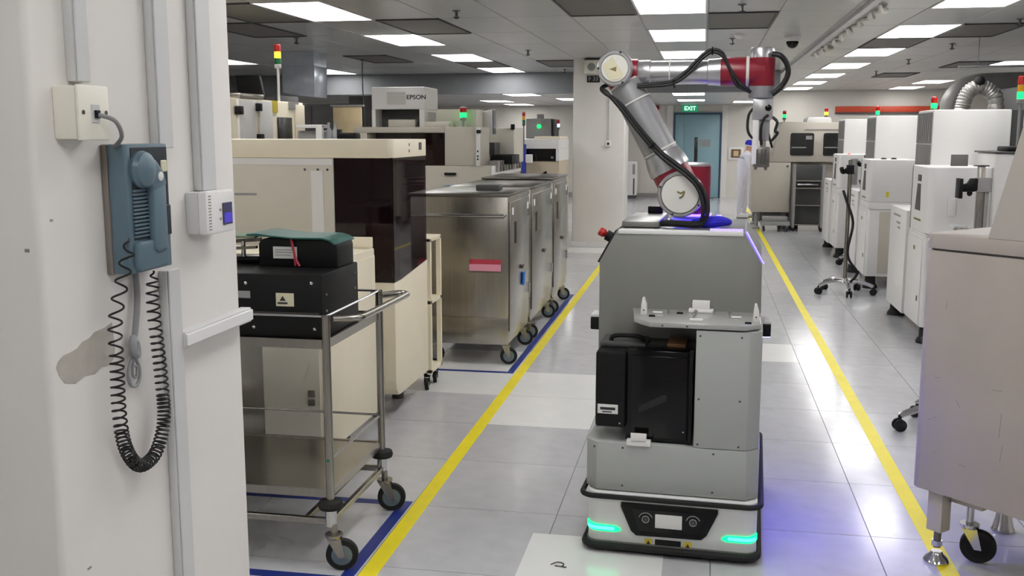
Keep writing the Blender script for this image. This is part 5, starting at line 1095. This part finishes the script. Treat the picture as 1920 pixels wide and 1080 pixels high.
MB().prism(rrect(1.66, 2.05, 1.775, 1.865, (0, 0, 0.05, 0.05), 4), 'y', 17.6, 18.3, 0.006).build('roof_hump', 'machine_white', bm_)
MB().box(1.62, 2.4, 17.49, 17.5, 1.655, 1.667).build('hood_seam', 'machine_grey', bm_)
MB().lathe([(0.02, 0), (0.014, 0.01)], (1.37, 17.5, 1.06), (0, -1, 0), 12).build('door_lock', 'machine_dark', bm_)
for x in (0.9, 1.35):
    for y in (17.6, 18.5): MB().lathe([(0.06, 0), (0.06, 0.03), (0.035, 0.05), (0.035, 0.30)], (x, y, 0), (0, 0, 1), 16).build('foot', 'machine_grey', bm_)
MB().box(0.95, 1.30, 17.55, 18.5, 0.12, 0.29).build('under_tray', 'machine_dark', bm_)
for x in (1.55, 2.4):
    for y in (17.75, 18.5): MB().cyl((x, y, 0), (x, y, 0.13), 0.05, seg=14).build('foot', 'machine_dark', bm_)
MB().prism([(0.98, 1.72), (1.10, 1.36), (1.13, 1.36), (1.03, 1.72)], 'y', 17.55, 17.62).build('black_bracket', 'black_plastic', bm_)
stack_light(1.31, 17.8, 1.78, 1.86, bm_, lit='green', r=0.03, h=0.055, pole='steel_dark', order=('green', 'red'))
stack_light(1.985, 17.8, 1.865, 1.90, bm_, lit='amber', r=0.03, h=0.055, pole='steel_dark', order=('amber', 'red'))
fr = thing('feeder_rack', 'grey steel feeder rack with shelves in front of the big far machine', 'rack', (1.70, 17.4, 0))
for x in (1.475, 1.93):
    for y in (17.28, 17.50): MB().box(x - 0.02, x + 0.02, y - 0.02, y + 0.02, 0.06, 1.10).build('post', 'machine_grey', fr)
for z in (0.10, 0.42, 0.70, 0.82): MB().box(1.495, 1.91, 17.27, 17.51, z, z + 0.02).build('shelf', 'steel', fr)
MB().box(1.495, 1.91, 17.47, 17.48, 0.12, 1.08).build('back_sheet', 'machine_dark', fr)
MB().box(1.50, 1.905, 17.285, 17.30, 0.84, 1.08, 0.004).build('feeder_block', 'machine_dark', fr)
MB().box(1.52, 1.85, 17.23, 17.26, 0.76, 0.785, 0.003).build('pull_handle', 'chrome', fr)
for x in (1.48, 1.92):
    for y in (17.29, 17.49): caster(x, y, 0.028, 0.07, fr, R(-80), fork='rubber', w=0.02)
tp = thing('feeder_cart', 'low grey feeder cart parked at the foot of the big far machine', 'cart', (1.2, 17.3, 0))
MB().box(0.95, 1.42, 17.15, 17.42, 0.10, 0.16, 0.006).build('cart_deck', 'label_grey', tp)
MB().box(0.98, 1.38, 17.18, 17.40, 0.16, 0.24, 0.006).build('cart_block', 'machine_grey', tp)
for x in (1.0, 1.37):
    for y in (17.2, 17.37): caster(x, y, 0.035, 0.11, tp, R(-80), fork='machine_grey', w=0.022)

# ------------------------------------------------------------------ operator far behind, leaning to the machine
pe = thing('person', 'person in pale coverall and blue cap leaning behind the big far machine', 'person', (0.735, 19.9, 0))
def skinned(name, verts, edges, radii, m, parent, sub=2):
    me = bpy.data.meshes.new(name); me.from_pydata(verts, edges, []); o = bpy.data.objects.new(name, me); C.objects.link(o)
    md = o.modifiers.new('skin', 'SKIN'); md.use_smooth_shade = True
    for i, r in enumerate(radii): me.skin_vertices[0].data[i].radius = r if isinstance(r, tuple) else (r, r)
    me.skin_vertices[0].data[0].use_root = True
    s_ = o.modifiers.new('sub', 'SUBSURF'); s_.levels = sub; s_.render_levels = sub
    dg = bpy.context.evaluated_depsgraph_get(); dg.update(); me2 = bpy.data.meshes.new_from_object(o.evaluated_get(dg)); bpy.data.objects.remove(o)
    me2.transform(XF[parent.name].inverted())
    me2.materials.clear()
    for q in m: me2.materials.append(MATS[q])
    me2.shade_smooth()
    o = bpy.data.objects.new(name, me2); C.objects.link(o); o.parent = parent; XF[o.name] = XF[parent.name]
    return o
px, py = 0.735, 19.9
V = [(px, py, 0.80), (px + 0.01, py, 0.97), (px + 0.04, py, 1.12), (px + 0.07, py, 1.22), (px + 0.09, py, 1.275), (px + 0.11, py, 1.34), (px + 0.12, py, 1.42),
     (px - 0.02, py - 0.09, 0.75), (px - 0.03, py - 0.10, 0.43), (px - 0.06, py - 0.10, 0.09), (px + 0.02, py - 0.12, 0.045),
     (px + 0.03, py + 0.09, 0.75), (px + 0.06, py + 0.10, 0.43), (px + 0.05, py + 0.11, 0.09), (px + 0.14, py + 0.10, 0.045),
     (px + 0.06, py - 0.17, 1.17), (px + 0.10, py - 0.22, 0.95), (px + 0.27, py - 0.20, 0.96), (px + 0.35, py - 0.19, 0.97),
     (px + 0.07, py + 0.17, 1.17), (px + 0.12, py + 0.21, 0.95), (px + 0.29, py + 0.18, 0.98), (px + 0.37, py + 0.17, 0.99)]
E_ = [(0, 1), (1, 2), (2, 3), (3, 4), (4, 5), (5, 6), (0, 7), (7, 8), (8, 9), (9, 10), (0, 11), (11, 12), (12, 13), (13, 14), (3, 15), (15, 16), (16, 17), (17, 18), (3, 19), (19, 20), (20, 21), (21, 22)]
Rr = [(.13, .15), (.12, .14), (.13, .16), (.11, .15), .05, .075, .07, .095, .07, .05, .04, .095, .07, .05, .04, .065, .05, .04, .03, .065, .05, .04, .03]
body = skinned('body', V, E_, Rr, ['fabric_white', 'skin'], pe)
for p in body.data.polygons:
    c = body.data.vertices[p.vertices[0]].co
    if c.z > 1.27 or (c.x > 0.31 and c.z > 0.9 and c.z < 1.05): p.material_index = 1
MB().lathe([(0.088, 0), (0.095, 0.02), (0.09, 0.06), (0.06, 0.095), (0.0, 0.105)], (px + 0.115, py, 1.375), (0.15, 0, 1), 20).build('cap', 'cap_blue', pe)
MB().lathe([(0.092, -0.016), (0.098, -0.012), (0.098, 0.004), (0.092, 0.006)], (px + 0.115, py, 1.372), (0.15, 0, 1), 20).build('cap_band', 'fabric_white', pe)
for dx, dy in ((-0.02, -0.11), (0.09, 0.105)):
    MB().prism(rrect(px + dx - 0.07, px + dx + 0.15, py + dy - 0.048, py + dy + 0.048, 0.04, 5), 'z', 0.0, 0.075, 0.012).build('shoe', 'label_white', pe)
    MB().prism(rrect(px + dx - 0.07, px + dx + 0.15, py + dy - 0.05, py + dy + 0.05, 0.04, 5), 'z', -0.0, 0.016).build('sole', 'ink', pe)
for s_ in (-1, 1):
    hx_, hy_ = (px + 0.36, py - 0.19) if s_ < 0 else (px + 0.38, py + 0.17)
    for f in range(4): MB().tube([(hx_, hy_ + (f - 1.5) * 0.018, 0.975), (hx_ + 0.04, hy_ + (f - 1.5) * 0.02, 0.975), (hx_ + 0.07 - 0.006 * abs(f - 1.5), hy_ + (f - 1.5) * 0.02, 0.958)], 0.0085, 6, 3).build('finger', 'skin', pe)
    MB().tube([(hx_ - 0.01, hy_ - s_ * 0.02, 0.97), (hx_ + 0.02, hy_ - s_ * 0.045, 0.965), (hx_ + 0.045, hy_ - s_ * 0.048, 0.955)], 0.009, 6, 3).build('thumb', 'skin', pe)
